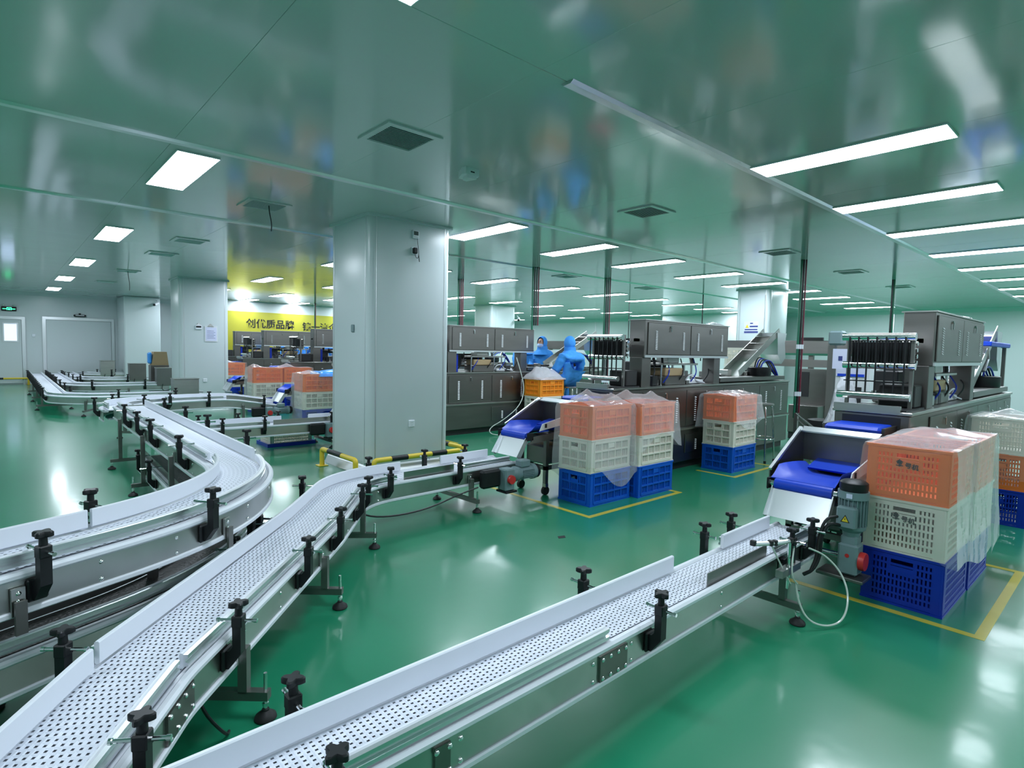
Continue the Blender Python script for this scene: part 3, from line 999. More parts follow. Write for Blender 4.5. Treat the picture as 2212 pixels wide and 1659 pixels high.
MB().box(2.98, 3.4, 17.75, 18.1, 0, .86).build('body', 'steel_mid', t)
MB().prism([(3.0, .86), (3.4, .86), (3.36, 1.22), (3.06, 1.22)], 17.78, 18.1, 'y').build('top', 'brown', t)
MB().bbox(2.93, 3.02, 17.8, 18.0, .9, 1.2, .03).build('bag', 'bluebag', t)


# ------------------------------------------------------------------ floor tape
def tape_rect(x0, x1, y0, y1, label, w_=.05):
    z = .0015
    t = thing('floor_tape', label, 'floor marking', (x0, y0, 0))
    MB().box(x0, x1, y0, y0 + w_, 0, z).build('tape_strip', 'tape', t)
    MB().box(x0, x0 + w_, y0 + w_, y1, 0, z).build('tape_strip', 'tape', t)
    MB().box(x1 - w_, x1, y0 + w_, y1, 0, z).build('tape_strip', 'tape', t)


tape_rect(3.87, 5.36, .5, 2.0, 'yellow tape outline around the nearest crates at right')
tape_rect(3.9, 5.43, 3.27, 4.95, 'yellow tape outline around the middle crates')
tape_rect(6.6, 7.75, 3.27, 3.8, 'yellow tape outline around the single stack by the stool')
tape_rect(4.0, 5.36, 7.2, 8.6, 'yellow tape outline beyond the near pillar')
tape_rect(3.95, 5.4, 9.85, 11.2, 'yellow tape outline beneath the sloping conveyor crates')
single(MB().prism([(3.28, 3.06), (3.34, 3.04), (3.37, 3.08), (3.31, 3.1)], 0, .002, 'z'), 'floor_stain', 'dark', 'small dark scuff mark on the green floor before the tape', 'stain')

# ------------------------------------------------------------------ crates
CL, CW, CH = .62, .42, .325


def crate_mesh(kind):
    """origin at base centre"""
    mb = MB()
    x, y = CL / 2, CW / 2
    t = .011
    def wall(axis, sgn, half, other, cols, handle):
        # a runs along the wall
        def bx(a0, a1, d0, d1, z0, z1):
            d0, d1 = sorted((sgn * (other - d0), sgn * (other - d1)))
            if axis == 'x':
                mb.box(a0, a1, d0, d1, z0, z1)
            else:
                mb.box(d0, d1, a0, a1, z0, z1)
        cp = .05 if kind == 'A' else .055
        bx(-half + .004, -half + cp, 0, t, .012, CH - .012)
        bx(half - cp, half - .004, 0, t, .012, CH - .012)
        rows = 3 if kind == 'A' else 6
        zs = [.03 + (CH - .06) * i / rows for i in range(rows + 1)]
        hz0, hz1 = (CH - .085, CH - .04)
        hw = .065
        for i, z in enumerate(zs):
            hh = .008 if kind == 'A' else .0065
            if i in (0, rows):
                hh = .014
            bx(-half + cp, half - cp, -.007 if (kind == 'A') else .0, t - .002, z - hh, z + hh)
        # ribs
        if kind == 'A':
            for i in range(cols + 1):
                a = -half + cp + (2 * half - 2 * cp) * i / cols
                bx(a - .0055, a + .0055, -.0065, t - .003, .03, CH - .03)
        pit = .0155 if kind == 'A' else .0205
        bwid = .0036 if kind == 'A' else .0058
        n = int((2 * half - 2 * cp) / pit)
        for i in range(n + 1):
            a = -half + cp + (2 * half - 2 * cp) * (i + .0) / n
            if handle and abs(a) < hw:
                bx(a - bwid, a + bwid, .003, t - .003, .02, hz0 - .045)
            else:
                bx(a - bwid, a + bwid, .003, t - .003, .02, CH - .02)
        if handle:
            bx(-hw, hw, .001, t, hz0 - .05, hz0)
            bx(-hw, hw, .001, t, hz1, CH - .01)
            bx(-hw - .012, -hw + .008, .001, t, hz0 - .05, CH - .01)
            bx(hw - .008, hw + .012, .001, t, hz0 - .05, CH - .01)
        if kind == 'A' and not handle:
            a = 0
            bx(-.045, .045, -.002, t - .002, CH * .70, CH * .9)
    wall('x', -1, x, y, 5, False)
    wall('x', 1, x, y, 5, False)
    wall('y', -1, y, x, 3, True)
    wall('y', 1, y, x, 3, True)
    # rim and base
    for z0, z1, o in ((CH - .014, CH, .006), (0, .014, .003)):
        mb.box(-x - o, x + o, -y - o, -y + .014, z0, z1).box(-x - o, x + o, y - .014, y + o, z0, z1)
        mb.box(-x - o, -x + .014, -y + .014, y - .014, z0, z1).box(x - .014, x + o, -y + .014, y - .014, z0, z1)
    mb.box(-x + .01, x - .01, -y + .01, y - .01, .004, .012)
    # rounded corner posts
    for sx_ in (-1, 1):
        for sy_ in (-1, 1):
            mb.cyl((sx_ * (x - .016), sy_ * (y - .016), .01), (sx_ * (x - .016), sy_ * (y - .016), CH - .01), .017, n=10)
    return mb


CRATE = {}
for kd in 'AB':
    base = crate_mesh(kd)
    for cn in ('orange', 'amber', 'cream', 'blue', 'navy'):
        me = base.mesh('crate_' + cn)
        me.materials.append(M[cn])
        CRATE[kd + cn] = me
CN = {'orange': 'orange', 'amber': 'amber yellow', 'cream': 'cream white', 'blue': 'bright blue', 'navy': 'deep blue'}


def stack(kd, cols, x, y, where, rot=0.0):
    """crates from the floor up; (x, y) near corner (min x, min y)"""
    out = []
    for i, cn in enumerate(cols):
        pos = ['bottom', 'middle', 'top'][i] if len(cols) == 3 else ['bottom', 'second', 'middle', 'fourth', 'top'][i]
        lab = '%s crate, %s of the stack %s' % (CN[cn], pos, where)
        o = link('plastic_crate', CRATE[kd + cn], None, None, (x + CL / 2 + rnd.uniform(-.004, .004), y + CW / 2 + rnd.uniform(-.004, .004), i * (CH - .003)), (0, 0, rot + rnd.uniform(-.008, .008)))
        tag(o, lab, 'crate', 'stacked plastic crates')
        out.append(o)
    return out


sR1 = stack('B', ('navy', 'cream', 'orange'), 4.0, .715, 'nearest the viewer beside the vertical motor')
sR2 = stack('B', ('navy', 'cream', 'orange'), 4.64, .70, 'right behind the nearest one at right')
sR3 = stack('B', ('navy', 'orange', 'cream'), 6.75, .66, 'cut by the right edge of the picture')
sM1 = stack('A', ('blue', 'cream', 'orange'), 4.17, 3.5, 'at the left of the middle pair')
sM2 = stack('A', ('blue', 'cream', 'orange'), 4.83, 3.42, 'at the right of the middle pair')
sM3 = stack('A', ('blue', 'cream', 'orange'), 6.82, 3.43, 'standing by the tall stool')
sL1 = stack('A', ('navy', 'cream', 'amber'), 7.24, 7.3, 'before the two workers')
s41 = stack('A', ('navy', 'cream', 'orange'), 4.03, 10.1, 'under the blue sheet by the near pillar')
s42 = stack('A', ('navy', 'cream', 'orange'), 4.68, 10.05, 'mostly hidden behind the near pillar')
s51 = stack('A', ('navy', 'cream', 'orange'), 4.05, 12.85, 'left in the gap between pillars')
s52 = stack('A', ('navy', 'cream', 'orange'), 4.7, 12.85, 'right in the gap between pillars')
sB1 = stack('A', ('cream',) * 5, 10.0, 4.85, 'of five standing behind the slide chute')
s61 = stack('A', ('navy', 'cream', 'orange'), 4.3, 16.3, 'just right of the far pillar')
tr_ = single(MB().box(2.84, 3.55, 8.42, 8.9, 0, .012).box(2.84, 3.55, 8.42, 8.435, .012, .05).box(2.84, 3.55, 8.885, 8.9, .012, .05).box(2.84, 2.855, 8.435, 8.885, .012, .05).box(3.535, 3.55, 8.435, 8.885, .012, .05), 'crate_tray', 'navy', 'deep blue shallow tray on the floor under the conveyor by the near pillar', 'tray')
o = link('plastic_crate', CRATE['Bcream'], None, None, (3.2, 8.67, .013))
tag(o, 'cream white plastic crate standing in the blue tray under a conveyor', 'crate', 'stacked plastic crates')

# handwriting on the nearest crates
for o, zz, lab in ((sR1[2], .2, 'orange'), (sR1[1], .2, 'cream')):
    me = text_mesh('号机', .036, .0008)
    l_ = link('handwriting', me, 'ink', o, (-CL / 2 - .004, .014, zz + .004), (PI / 2, .12, -PI / 2))
    bl = MB()
    for a0, a1, b0, b1 in ((0, .034, .018, .024), (.004, .03, .008, .014), (.0, .036, -.004, .001), (.014, .02, -.008, .036), (.006, .028, .012, .03), (.022, .026, -.006, .02)):
        bl.box(-CL / 2 - .0045, -CL / 2 - .0035, .056 - a1, .056 - a0, zz + .012 + b0, zz + .012 + b1)
    me = bl.mesh('handwriting')
    link('handwriting', me, 'ink', o)


# ------------------------------------------------------------------ film covers
def cover(name, x0, x1, y0, y1, zt, hem, m, label, seed, amp=.012, peaks=(), nx=26, ny=22, nz=14, split=None, flare=.03, cat='plastic cover'):
    """draped film: top grid and skirt; hem(u) gives the hem height by perimeter angle; peaks (x, y, h, r)"""
    mb = MB()
    sd = Vector((seed * 3.1, seed * 1.7, seed))
    def disp(p, k=1.0):
        q = Vector(p) * 5 + sd
        q2 = Vector(p) * 12 + sd
        return (noise.noise_vector(q) * amp + noise.noise_vector(q2) * amp * .45) * k
    base = 0
    for j in range(ny + 1):
        for i in range(nx + 1):
            x = x0 + (x1 - x0) * i / nx
            y = y0 + (y1 - y0) * j / ny
            z = zt
            e = min(i, nx - i, j, ny - j)
            d = disp((x, y, z), 1.0 if e > 0 else .5)
            for px, py, h, r in peaks:
                q = math.hypot(x - px, y - py) / r
                if q < 1:
                    z += h * (1 - q) ** 1.3
            mb.v.append((x + d.x * (e > 0), y + d.y * (e > 0), z + abs(d.z) * 1.2))
    for j in range(ny):
        for i in range(nx):
            a = j * (nx + 1) + i
            mb.f.append((a, a + 1, a + nx + 2, a + nx + 1))
    ring = [i for i in range(nx + 1)] + [j * (nx + 1) + nx for j in range(1, ny + 1)] + [ny * (nx + 1) + i for i in range(nx - 1, -1, -1)] + [j * (nx + 1) for j in range(ny - 1, 0, -1)]
    cx, cy = (x0 + x1) / 2, (y0 + y1) / 2
    prev = ring
    N = len(ring)
    for k in range(1, nz + 1):
        cur = []
        for idx, r in enumerate(ring):
            vx, vy, vz = mb.v[r]
            hz = hem(vx, vy)
            z = zt + (hz - zt) * k / nz
            ox = (vx - cx) / ((x1 - x0) / 2)
            oy = (vy - cy) / ((y1 - y0) / 2)
            d = disp((vx * .8, vy * .8, z * .5))
            fl = flare * (k / nz) ** 1.5 + .006
            sx_ = ox if abs(ox) > .95 else ox * .15
            sy_ = oy if abs(oy) > .95 else oy * .15
            # folds stay outside the crates
            px = (abs(d.x) + fl) * (1 if sx_ > .9 else -1 if sx_ < -.9 else 0) + d.x * (0 if abs(sx_) > .9 else .6)
            py = (abs(d.y) + fl) * (1 if sy_ > .9 else -1 if sy_ < -.9 else 0) + d.y * (0 if abs(sy_) > .9 else .6)
            cur.append(len(mb.v))
            mb.v.append((vx + px, vy + py, z))
        for i in range(N):
            j = (i + 1) % N
            mb.f.append((prev[i], prev[j], cur[j], cur[i]))
        prev = cur
    return single(mb, name, m, label, cat, None, True)


ZT = 3 * (CH - .003) + .008
cover('film_cover', 3.985, 5.27, .69, 1.15, ZT, lambda x, y: (.60 - .62 * (1.15 - y) if x < 4.02 else .24 + .1 * math.sin(x * 6)) if y > .70 or x < 4.02 else .26 + .06 * math.sin(x * 5) - (.08 if x > 5 else 0), 'filmhazy', 'hazy plastic film draped over the two nearest crate stacks', 3, .008, ((4.75, 1.0, .05, .25), (5.0, .9, .04, .2)), nx=44, ny=20, nz=16, flare=.035)
cover('film_cover', 4.14, 4.80, 3.47, 3.935, ZT, lambda x, y: .28 + .12 * math.sin(x * 7 + y * 3), 'film', 'clear plastic film over the left stack of the middle pair', 5, .016, ((4.25, 3.65, .1, .2), (4.5, 3.85, .14, .24), (4.7, 3.7, .1, .2)), nx=26, ny=20, flare=.02)
cover('film_cover', 4.81, 5.47, 3.39, 3.86, ZT, lambda x, y: .5 + .16 * math.sin(x * 5 + 1), 'film', 'clear plastic film over the right stack of the middle pair', 8, .018, ((4.95, 3.7, .13, .24), (5.2, 3.55, .1, .22)), nx=26, ny=20, flare=.03)
cover('film_cover', 6.79, 7.47, 3.4, 3.88, ZT, lambda x, y: .6 + .06 * math.sin(x * 8 + y * 5), 'film', 'clear plastic film capping the stack beside the tall stool', 11, .02, ((7.0, 3.7, .05, .25), (7.25, 3.6, .06, .25)), nx=26, ny=20, flare=.03)
cover('film_cover', 7.22, 7.88, 7.28, 7.74, ZT, lambda x, y: ZT - .02, 'bag', 'bulging milky plastic bag in the amber crate before the workers', 13, .03, ((7.52, 7.52, .17, .36), (7.38, 7.6, .12, .25), (7.7, 7.45, .1, .25)), nx=24, ny=20, nz=2, flare=.0, cat='plastic bag')
cover('film_cover', 6.72, 7.4, .63, 1.11, ZT, lambda x, y: .42 + .1 * math.sin(x * 7), 'film', 'clear plastic film over the stack at the right picture edge', 17, .016, ((6.95, .85, .07, .25),), nx=24, ny=20)
cover('film_cover', 4.0, 5.33, 10.03, 10.54, ZT, lambda x, y: .2 + .1 * math.sin(x * 6), 'film', 'clear plastic film over the stacks half hidden by the near pillar', 19, .016, ((4.2, 10.3, .06, .25),), nx=36, ny=16, nz=8)
cover('film_cover', 4.02, 5.35, 12.82, 13.3, ZT, lambda x, y: .3 + .1 * math.sin(x * 6), 'film', 'clear plastic film over the stacks between the two pillars', 23, .016, ((4.1, 13.0, .08, .25), (4.8, 13.0, .1, .25)), nx=36, ny=16, nz=8)
cover('film_cover', 4.27, 4.95, 16.27, 16.75, ZT, lambda x, y: .4, 'film', 'clear plastic film over the stack right of the far pillar', 29, .016, ((4.5, 16.5, .08, .25),), nx=16, ny=12, nz=6)
cover('film_cover', 7.15, 7.5, 3.98, 4.15, 1.886, lambda x, y: 1.884, 'bag', 'crumpled white film lying on the middle machine cabinet', 37, .01, ((7.35, 4.06, .05, .2),), nx=12, ny=8, nz=1, flare=0, cat='plastic film')
cover('film_cover', 6.9, 7.3, 1.2, 1.37, 1.886, lambda x, y: 1.884, 'bag', 'folded white film lying on the right machine cabinet', 41, .01, ((7.1, 1.28, .04, .2),), nx=12, ny=8, nz=1, flare=0, cat='plastic film')
cover('blue_sheet', 4.35, 5.0, 10.08, 10.5, ZT + .03, lambda x, y: ZT - .05, 'bluebag', 'bright blue plastic sheet lying on the crates beside the near pillar', 31, .02, ((4.7, 10.3, .05, .3),), nx=18, ny=14, nz=3, cat='plastic sheet')


# ------------------------------------------------------------------ feeders (blue belt, chute, gear motor)
def feeder(dy, label, vertical_motor, mlabel, hop):
    """dy: offset so that conveyor centre line y = 1.47 + dy"""
    yc = 1.47 + dy
    y0, y1 = yc - .18, yc + .17
    t = thing('belt_feeder', label, 'feeder', (4.5, yc, 0))
    # belt trough: profile across y swept along x
    prof = [(y0 - .01, .07), (y0 + .015, .025), (y0 + .06, .003), (yc, 0), (y1 - .06, .003), (y1 - .01, .03), (y1 + .04, .075)]
    mb = MB()
    xs = [3.905, 3.96, 4.04, 4.14, 4.26, 4.38, 4.5]
    zs = [.667, .668, .668, .667, .66, .65, .635]
    n = len(prof)
    for k, (x, z) in enumerate(zip(xs, zs)):
        q = min(1, max(.0, (x - 3.92) / .12))
        for yy, dz in prof:
            mb.v.append((x - dz * .25 * q, yy, z + dz * q))
        for yy, dz in prof:
            mb.v.append((x - dz * .25 * q, yy, z + dz * q - .006))
    for k in range(len(xs) - 1):
        b = k * 2 * n
        for i in range(n - 1):
            mb.f.append((b + i, b + i + 1, b + 2 * n + i + 1, b + 2 * n + i))
            mb.f.append((b + n + i, b + 3 * n + i, b + 3 * n + i + 1, b + n + i + 1))
        mb.f.append((b, b + 2 * n, b + 3 * n, b + n))
        mb.f.append((b + n - 1, b + 2 * n - 1, b + 4 * n - 1, b + 3 * n - 1))
    mb.build('blue_belt', 'bluebelt', t, True)
    MB().cyl((3.9, y0 - .005, .63), (3.9, y1 + .005, .63), .036, n=18).build('end_roller', 'bluebelt', t, True)
    MB().cyl((3.9, y0 - .045, .63), (3.9, y0 - .005, .63), .02, n=10).cyl((3.9, y1 + .005, .63), (3.9, y1 + .045, .63), .02, n=10).build('roller_shaft', 'chrome', t, True)
    for yy in (y0 - .05, y1 + .04):
        MB().bbox(3.86, 3.95, yy, yy + .012, .59, .67, .01).build('bearing_plate', 'black', t)
    # frame side rails
    MB().prism([(3.9, .56), (4.98, .62), (4.98, .70), (3.95, .63)], y0 - .05, y0 - .035, 'y').build('side_frame', 'steel_dark', t)
    MB().prism([(3.9, .56), (4.98, .62), (4.98, .70), (3.95, .63)], y1 + .035, y1 + .05, 'y').build('side_frame', 'steel_dark', t)
    # chute
    MB().prism([(3.885, .60), (3.90, .60), (3.80, .43), (3.785, .43)], y0 - .01, y1 + .01, 'y').build('chute', 'alu', t)
    for yy in (y0 - .018, y1 + .01):
        MB().prism([(3.91, .60), (3.87, .62), (3.75, .44), (3.80, .41)], yy, yy + .008, 'y').build('chute_side', 'alu', t)
    MB().box(4.3, 4.98, y0 - .01, y1 + .03, .54, .58).box(4.6, 4.98, y0 - .01, y1 + .03, .58, .70).build('inner_shade', 'dark', t)  # dark box put in for the shade inside the feeder
    MB().prism([(4.36, .69), (4.47, .72), (4.555, .735), (4.555, .715), (4.47, .70), (4.38, .675)], y0 + .03, y1 - .02, 'y').build('upper_belt', 'bluebelt', t)
    # hopper plate behind
    if hop:
        yh = y1 + .09
        MB().prism([(4.0, .60), (4.0, .70), (4.5, .955), (4.575, .955), (4.575, .60)], yh, yh + .008, 'y').build('hopper_plate', 'steel_mid', t)
        MB().box(4.56, 4.568, y0 - .07, yh, .71, .945).build('hopper_back', 'steel_mid', t)
        MB().prism([(4.50, .925), (4.575, .955), (4.575, .962), (4.50, .935)], y0 - .07, yh + .008, 'y').build('hopper_flange', 'alu', t)
        MB().prism([(4.0, .695), (4.5, .95), (4.49, .966), (3.99, .71)], yh - .012, yh + .01, 'y').build('hopper_lip', 'alu', t)
    # side guard with window near side
    MB().prism([(4.02, .68), (4.06, .75), (4.5, .83), (4.5, .74)], y0 - .06, y0 - .052, 'y').build('side_guard', 'whitepaint', t)
    MB().bbox(4.09, 4.12, y0 - .066, y0 - .06, .71, .75, .004).build('guard_window', 'dark', t)
    # stand with castors
    MB().box(4.15, 4.19, y0 - .03, y0 + .01, .12, .6).box(4.15, 4.19, y1 - .01, y1 + .03, .12, .6).box(4.9, 4.94, y0 - .03, y0 + .01, .12, .66).box(4.9, 4.94, y1 - .01, y1 + .03, .12, .66).box(4.15, 4.94, y0 - .03, y0 + .01, .26, .3).box(4.15, 4.94, y1 - .01, y1 + .03, .26, .3).box(4.15, 4.19, y0, y1, .26, .3).build('stand', 'steel_dark', t)
    MB().bbox(4.2, 4.55, y0 + .02, y1 - .02, .3, .5, .02).build('drive_box', 'steel_dark', t)
    for cx_ in (4.17, 4.92):
        for cy_ in (y0 - .01, y1 + .01):
            c = MB().cyl((cx_, cy_ - .016, .045), (cx_, cy_ + .016, .045), .045, n=14).build('castor', 'rubber', t, True)
            MB().box(cx_ - .02, cx_ + .02, cy_ - .024, cy_ + .024, .085, .12).build('castor_fork', 'steel', c)
    # gear motor of the conveyor
    g = thing('gear_motor', mlabel, 'motor', (3.75, y0 - .1, .15))
    if vertical_motor:
        mx, my = 3.83, y0 - .14
        MB().bbox(mx - .09, mx + .075, my - .1, my + .16, .155, .175, .004).build('mount_plate', 'steel_dark', g)
        MB().bbox(mx - .055, mx + .055, my - .055, my + .055, .18, .37, .012).bbox(mx - .045, mx + .045, my - .045, my + .045, .36, .42, .01).build('gearbox', 'motor', g)
        MB().lathe((mx, my, .41), [(.045, 0), (.05, .03), (.075, .05), (.078, .07), (.07, .075)], 20).build('flange', 'motor', g, True)
        MB().cyl((mx, my, .48), (mx, my, .66), .066, n=20).build('motor_body', 'motor', g, True)
        for k in range(22):
            a = 2 * PI * k / 22
            MB().obox((mx + .072 * math.cos(a), my + .072 * math.sin(a), .57), (.016, .004, .17), Matrix.Rotation(a, 3, 'Z')).build('fin', 'motor', g)
        MB().cyl((mx, my, .645), (mx, my, .69), .084, n=24).build('end_bell', 'motor', g, True)
        MB().lathe((mx, my, .69), [(.074, 0), (.078, .02), (.076, .05), (.06, .062), (.02, .066)], 20).build('fan_cover', 'black', g, True)
        jb = MB().bbox(mx - .115, mx - .06, my - .05, my + .055, .475, .605, .01).build('junction_box', 'motor', g)
        MB().prism([(my - .022, .515), (my + .028, .515), (my + .003, .56)], mx - .1165, mx - .115, 'x').build('warning_triangle', 'ink', jb)
        MB().prism([(my - .015, .519), (my + .021, .519), (my + .003, .552)], mx - .1175, mx - .1165, 'x').build('warning_triangle', 'signyellow', jb)
        MB().prism([(my, .523), (my + .008, .535), (my + .003, .537), (my + .006, .547), (my - .001, .534), (my + .004, .532)], mx - .118, mx - .1175, 'x').build('bolt_symbol', 'ink', jb)
        MB().box(mx - .088, mx - .084, my - .02, my + .012, .655, .682).build('nameplate', 'paper', g)
        MB().lathe((mx, my - .055, .27), [(.052, -.032), (.055, -.02), (.055, 0)], 18, 'y').build('red_cover', 'red', g, True)
        MB().cyl((mx - .058, my, .3), (mx - .054, my, .3), .012, n=10).build('red_plug', 'red', g, True)
        MB().cyl((mx - .02, my + .055, .28), (mx - .02, my + .2, .28), .018, n=12).build('drive_shaft', 'chrome', g, True)
        MB().tube([(mx - .11, my + .03, .49), (mx - .16, my + .08, .50), (mx - .2, my + .1, .42), (mx - .2, my + .1, .3), (mx - .24, my + .12, .22), (mx - .3, my + .15, .2)], .011, 8, 2).build('conduit', 'black', g, True)
        MB().tube([(mx - .11, my + .045, .54), (mx - .17, my + .09, .53), (mx - .21, my + .11, .42), (mx - .22, my + .11, .3), (mx - .26, my + .13, .21)], .009, 8, 2).build('conduit', 'rubber', g, True)
    else:
        my = y0 - .06
        MB().bbox(3.5, 3.64, my - .1, my + .05, .14, .16, .004).build('mount_plate', 'black', g)
        MB().bbox(3.50, 3.62, my - .09, my + .03, .16, .37, .012).build('gearbox', 'motor', g)
        MB().lathe((3.56, my - .09, .27), [(.04, -.03), (.043, -.02), (.043, 0)], 16, 'y').build('red_cover', 'red', g, True)
        MB().lathe((3.62, my - .03, .30), [(.045, 0), (.05, .02), (.075, .04), (.07, .07), (.066, .08), (.066, .24), (.075, .25), (.076, .29)], 18, 'x').build('motor_body', 'motor', g, True)
        MB().lathe((3.91, my - .03, .30), [(.07, 0), (.07, .04), (.05, .055)], 18, 'x').build('fan_cover', 'black', g, True)
        MB().bbox(3.71, 3.83, my - .08, my + .02, .36, .43, .01).build('junction_box', 'motor', g)
        for k in range(6):
            MB().box(3.72, 3.86, my - .103, my - .094, .255 + k * .016, .259 + k * .016).build('fin', 'motor', g)
        MB().bbox(3.28, 3.5, my - .03, my + .05, .2, .37, .02).build('chain_guard', 'black', g)
    return t


feeder(0, 'blue belt feeder with white chute next to the nearest crates', True, 'grey vertical gear motor with warning triangle beside the nearest crates', True)
feeder(2.82, 'blue belt feeder with steel chute at the left of the middle crates', False, 'grey horizontal gear motor with red cap left of the middle crates', True)
feeder(6.73, 'blue belt feeder hidden behind the near pillar', False, 'grey gear motor at the conveyor end behind the near pillar', False)
feeder(9.28, 'blue belt feeder with steel slide left of the crates by the near pillar', False, 'grey gear motor with red cap at the foot of the sloping conveyor', False)
feeder(12.45, 'blue belt feeder at the left of the film wrapped stacks between the pillars', False, 'small grey gear motor beyond the sloping conveyor', False)

# clear hose loop and sensor at the right conveyor end
t = thing('photo_sensor', 'chrome sensor bracket clamped on the right conveyor near its leg', 'sensor', (3.25, 1.27, .2))
MB().box(3.12, 3.36, 1.255, 1.295, .29, .33).build('arm', 'steel', t)
MB().cyl((3.24, 1.275, .2), (3.24, 1.275, .47), .009, n=8).cyl((3.29, 1.275, .3), (3.29, 1.275, .46), .007, n=8).build('rods', 'chrome', t, True)
MB().tube([(2.98, 1.36, .485), (3.06, 1.34, .475), (3.18, 1.29, .47), (3.26, 1.275, .468)], .013, 8, 1).build('air_nozzle', 'alu', t, True)
for p in ((2.98, 1.36, .49), (3.1, 1.32, .475), (3.13, 1.31, .473), (3.25, 1.275, .47)):
    MB().bbox(p[0] - .012, p[0] + .012, p[1] - .014, p[1] + .014, p[2] - .014, p[2] + .016, .003).build('fitting', 'dark', t)
MB().tube([(3.1, 1.31, .46), (3.16, 1.29, .36), (3.2, 1.26, .27), (3.22, 1.25, .24)], .0045, 6, 2).build('thin_hose', 'clearhose', t, True)
MB().tube([(3.29, 1.27, .42), (3.22, 1.25, .36), (3.21, 1.24, .28), (3.26, 1.23, .235)], .0045, 6, 2).build('thin_hose', 'clearhose', t, True)
single(MB().tube([(3.26, 1.24, .24), (3.25, 1.22, .15), (3.26, 1.17, .05), (3.34, 1.1, .012), (3.46, 1.05, .03), (3.56, 1.06, .14), (3.6, 1.12, .25), (3.56, 1.2, .34), (3.48, 1.26, .38)], .0055, 8, 3), 'clear_hose', 'clearhose', 'clear hose looping to the floor by the right conveyor leg', 'hose', smooth=True)
single(MB().tube([(1.98, 3.97, .25), (2.1, 3.93, .18), (2.35, 3.9, .16), (2.65, 3.92, .17), (2.95, 3.98, .21), (3.2, 4.0, .24)], .007, 8, 2), 'black_cable', 'black', 'black cable sagging under the centre conveyor', 'cable', smooth=True)
single(MB().tube([(.5, 2.25, .24), (.52, 2.22, .15), (.6, 2.24, .02), (.62, 2.28, .008)], .006, 8, 2), 'black_cable', 'black', 'black cable hanging along the centre conveyor leg', 'cable', smooth=True)


# ------------------------------------------------------------------ packing machines
LOUV = MB().prism([(0, 0), (-.010, 0), (0, .013)], 0, .036, 'x').mesh('louvre')
LOUV.materials.append(M['louvre'])
HAND = MB().cyl((0, -.012, 0), (0, 0, 0), .012, n=10).box(-.006, .006, -.016, -.008, -.06, 0).mesh('door_handle')
HAND.materials.append(M['chrome'])


def door_panel(t, nm, x0, x1, z0, z1, y, lv, hz, nl=12, m='steel_mid'):
    d = MB().bbox(x0 + .006, x1 - .006, y - .012, y, z0 + .006, z1 - .006, .004).build(nm, m, t)
    o_ = OFF[t.name]
    for lx in lv:
        zz0, zz1 = hz[0], hz[1]
        for k in range(nl):
            link('louvre', LOUV, None, d, (lx - .017 - o_.x, y - .012 - o_.y, zz0 + (zz1 - zz0) * k / (nl - 1)))
    return d


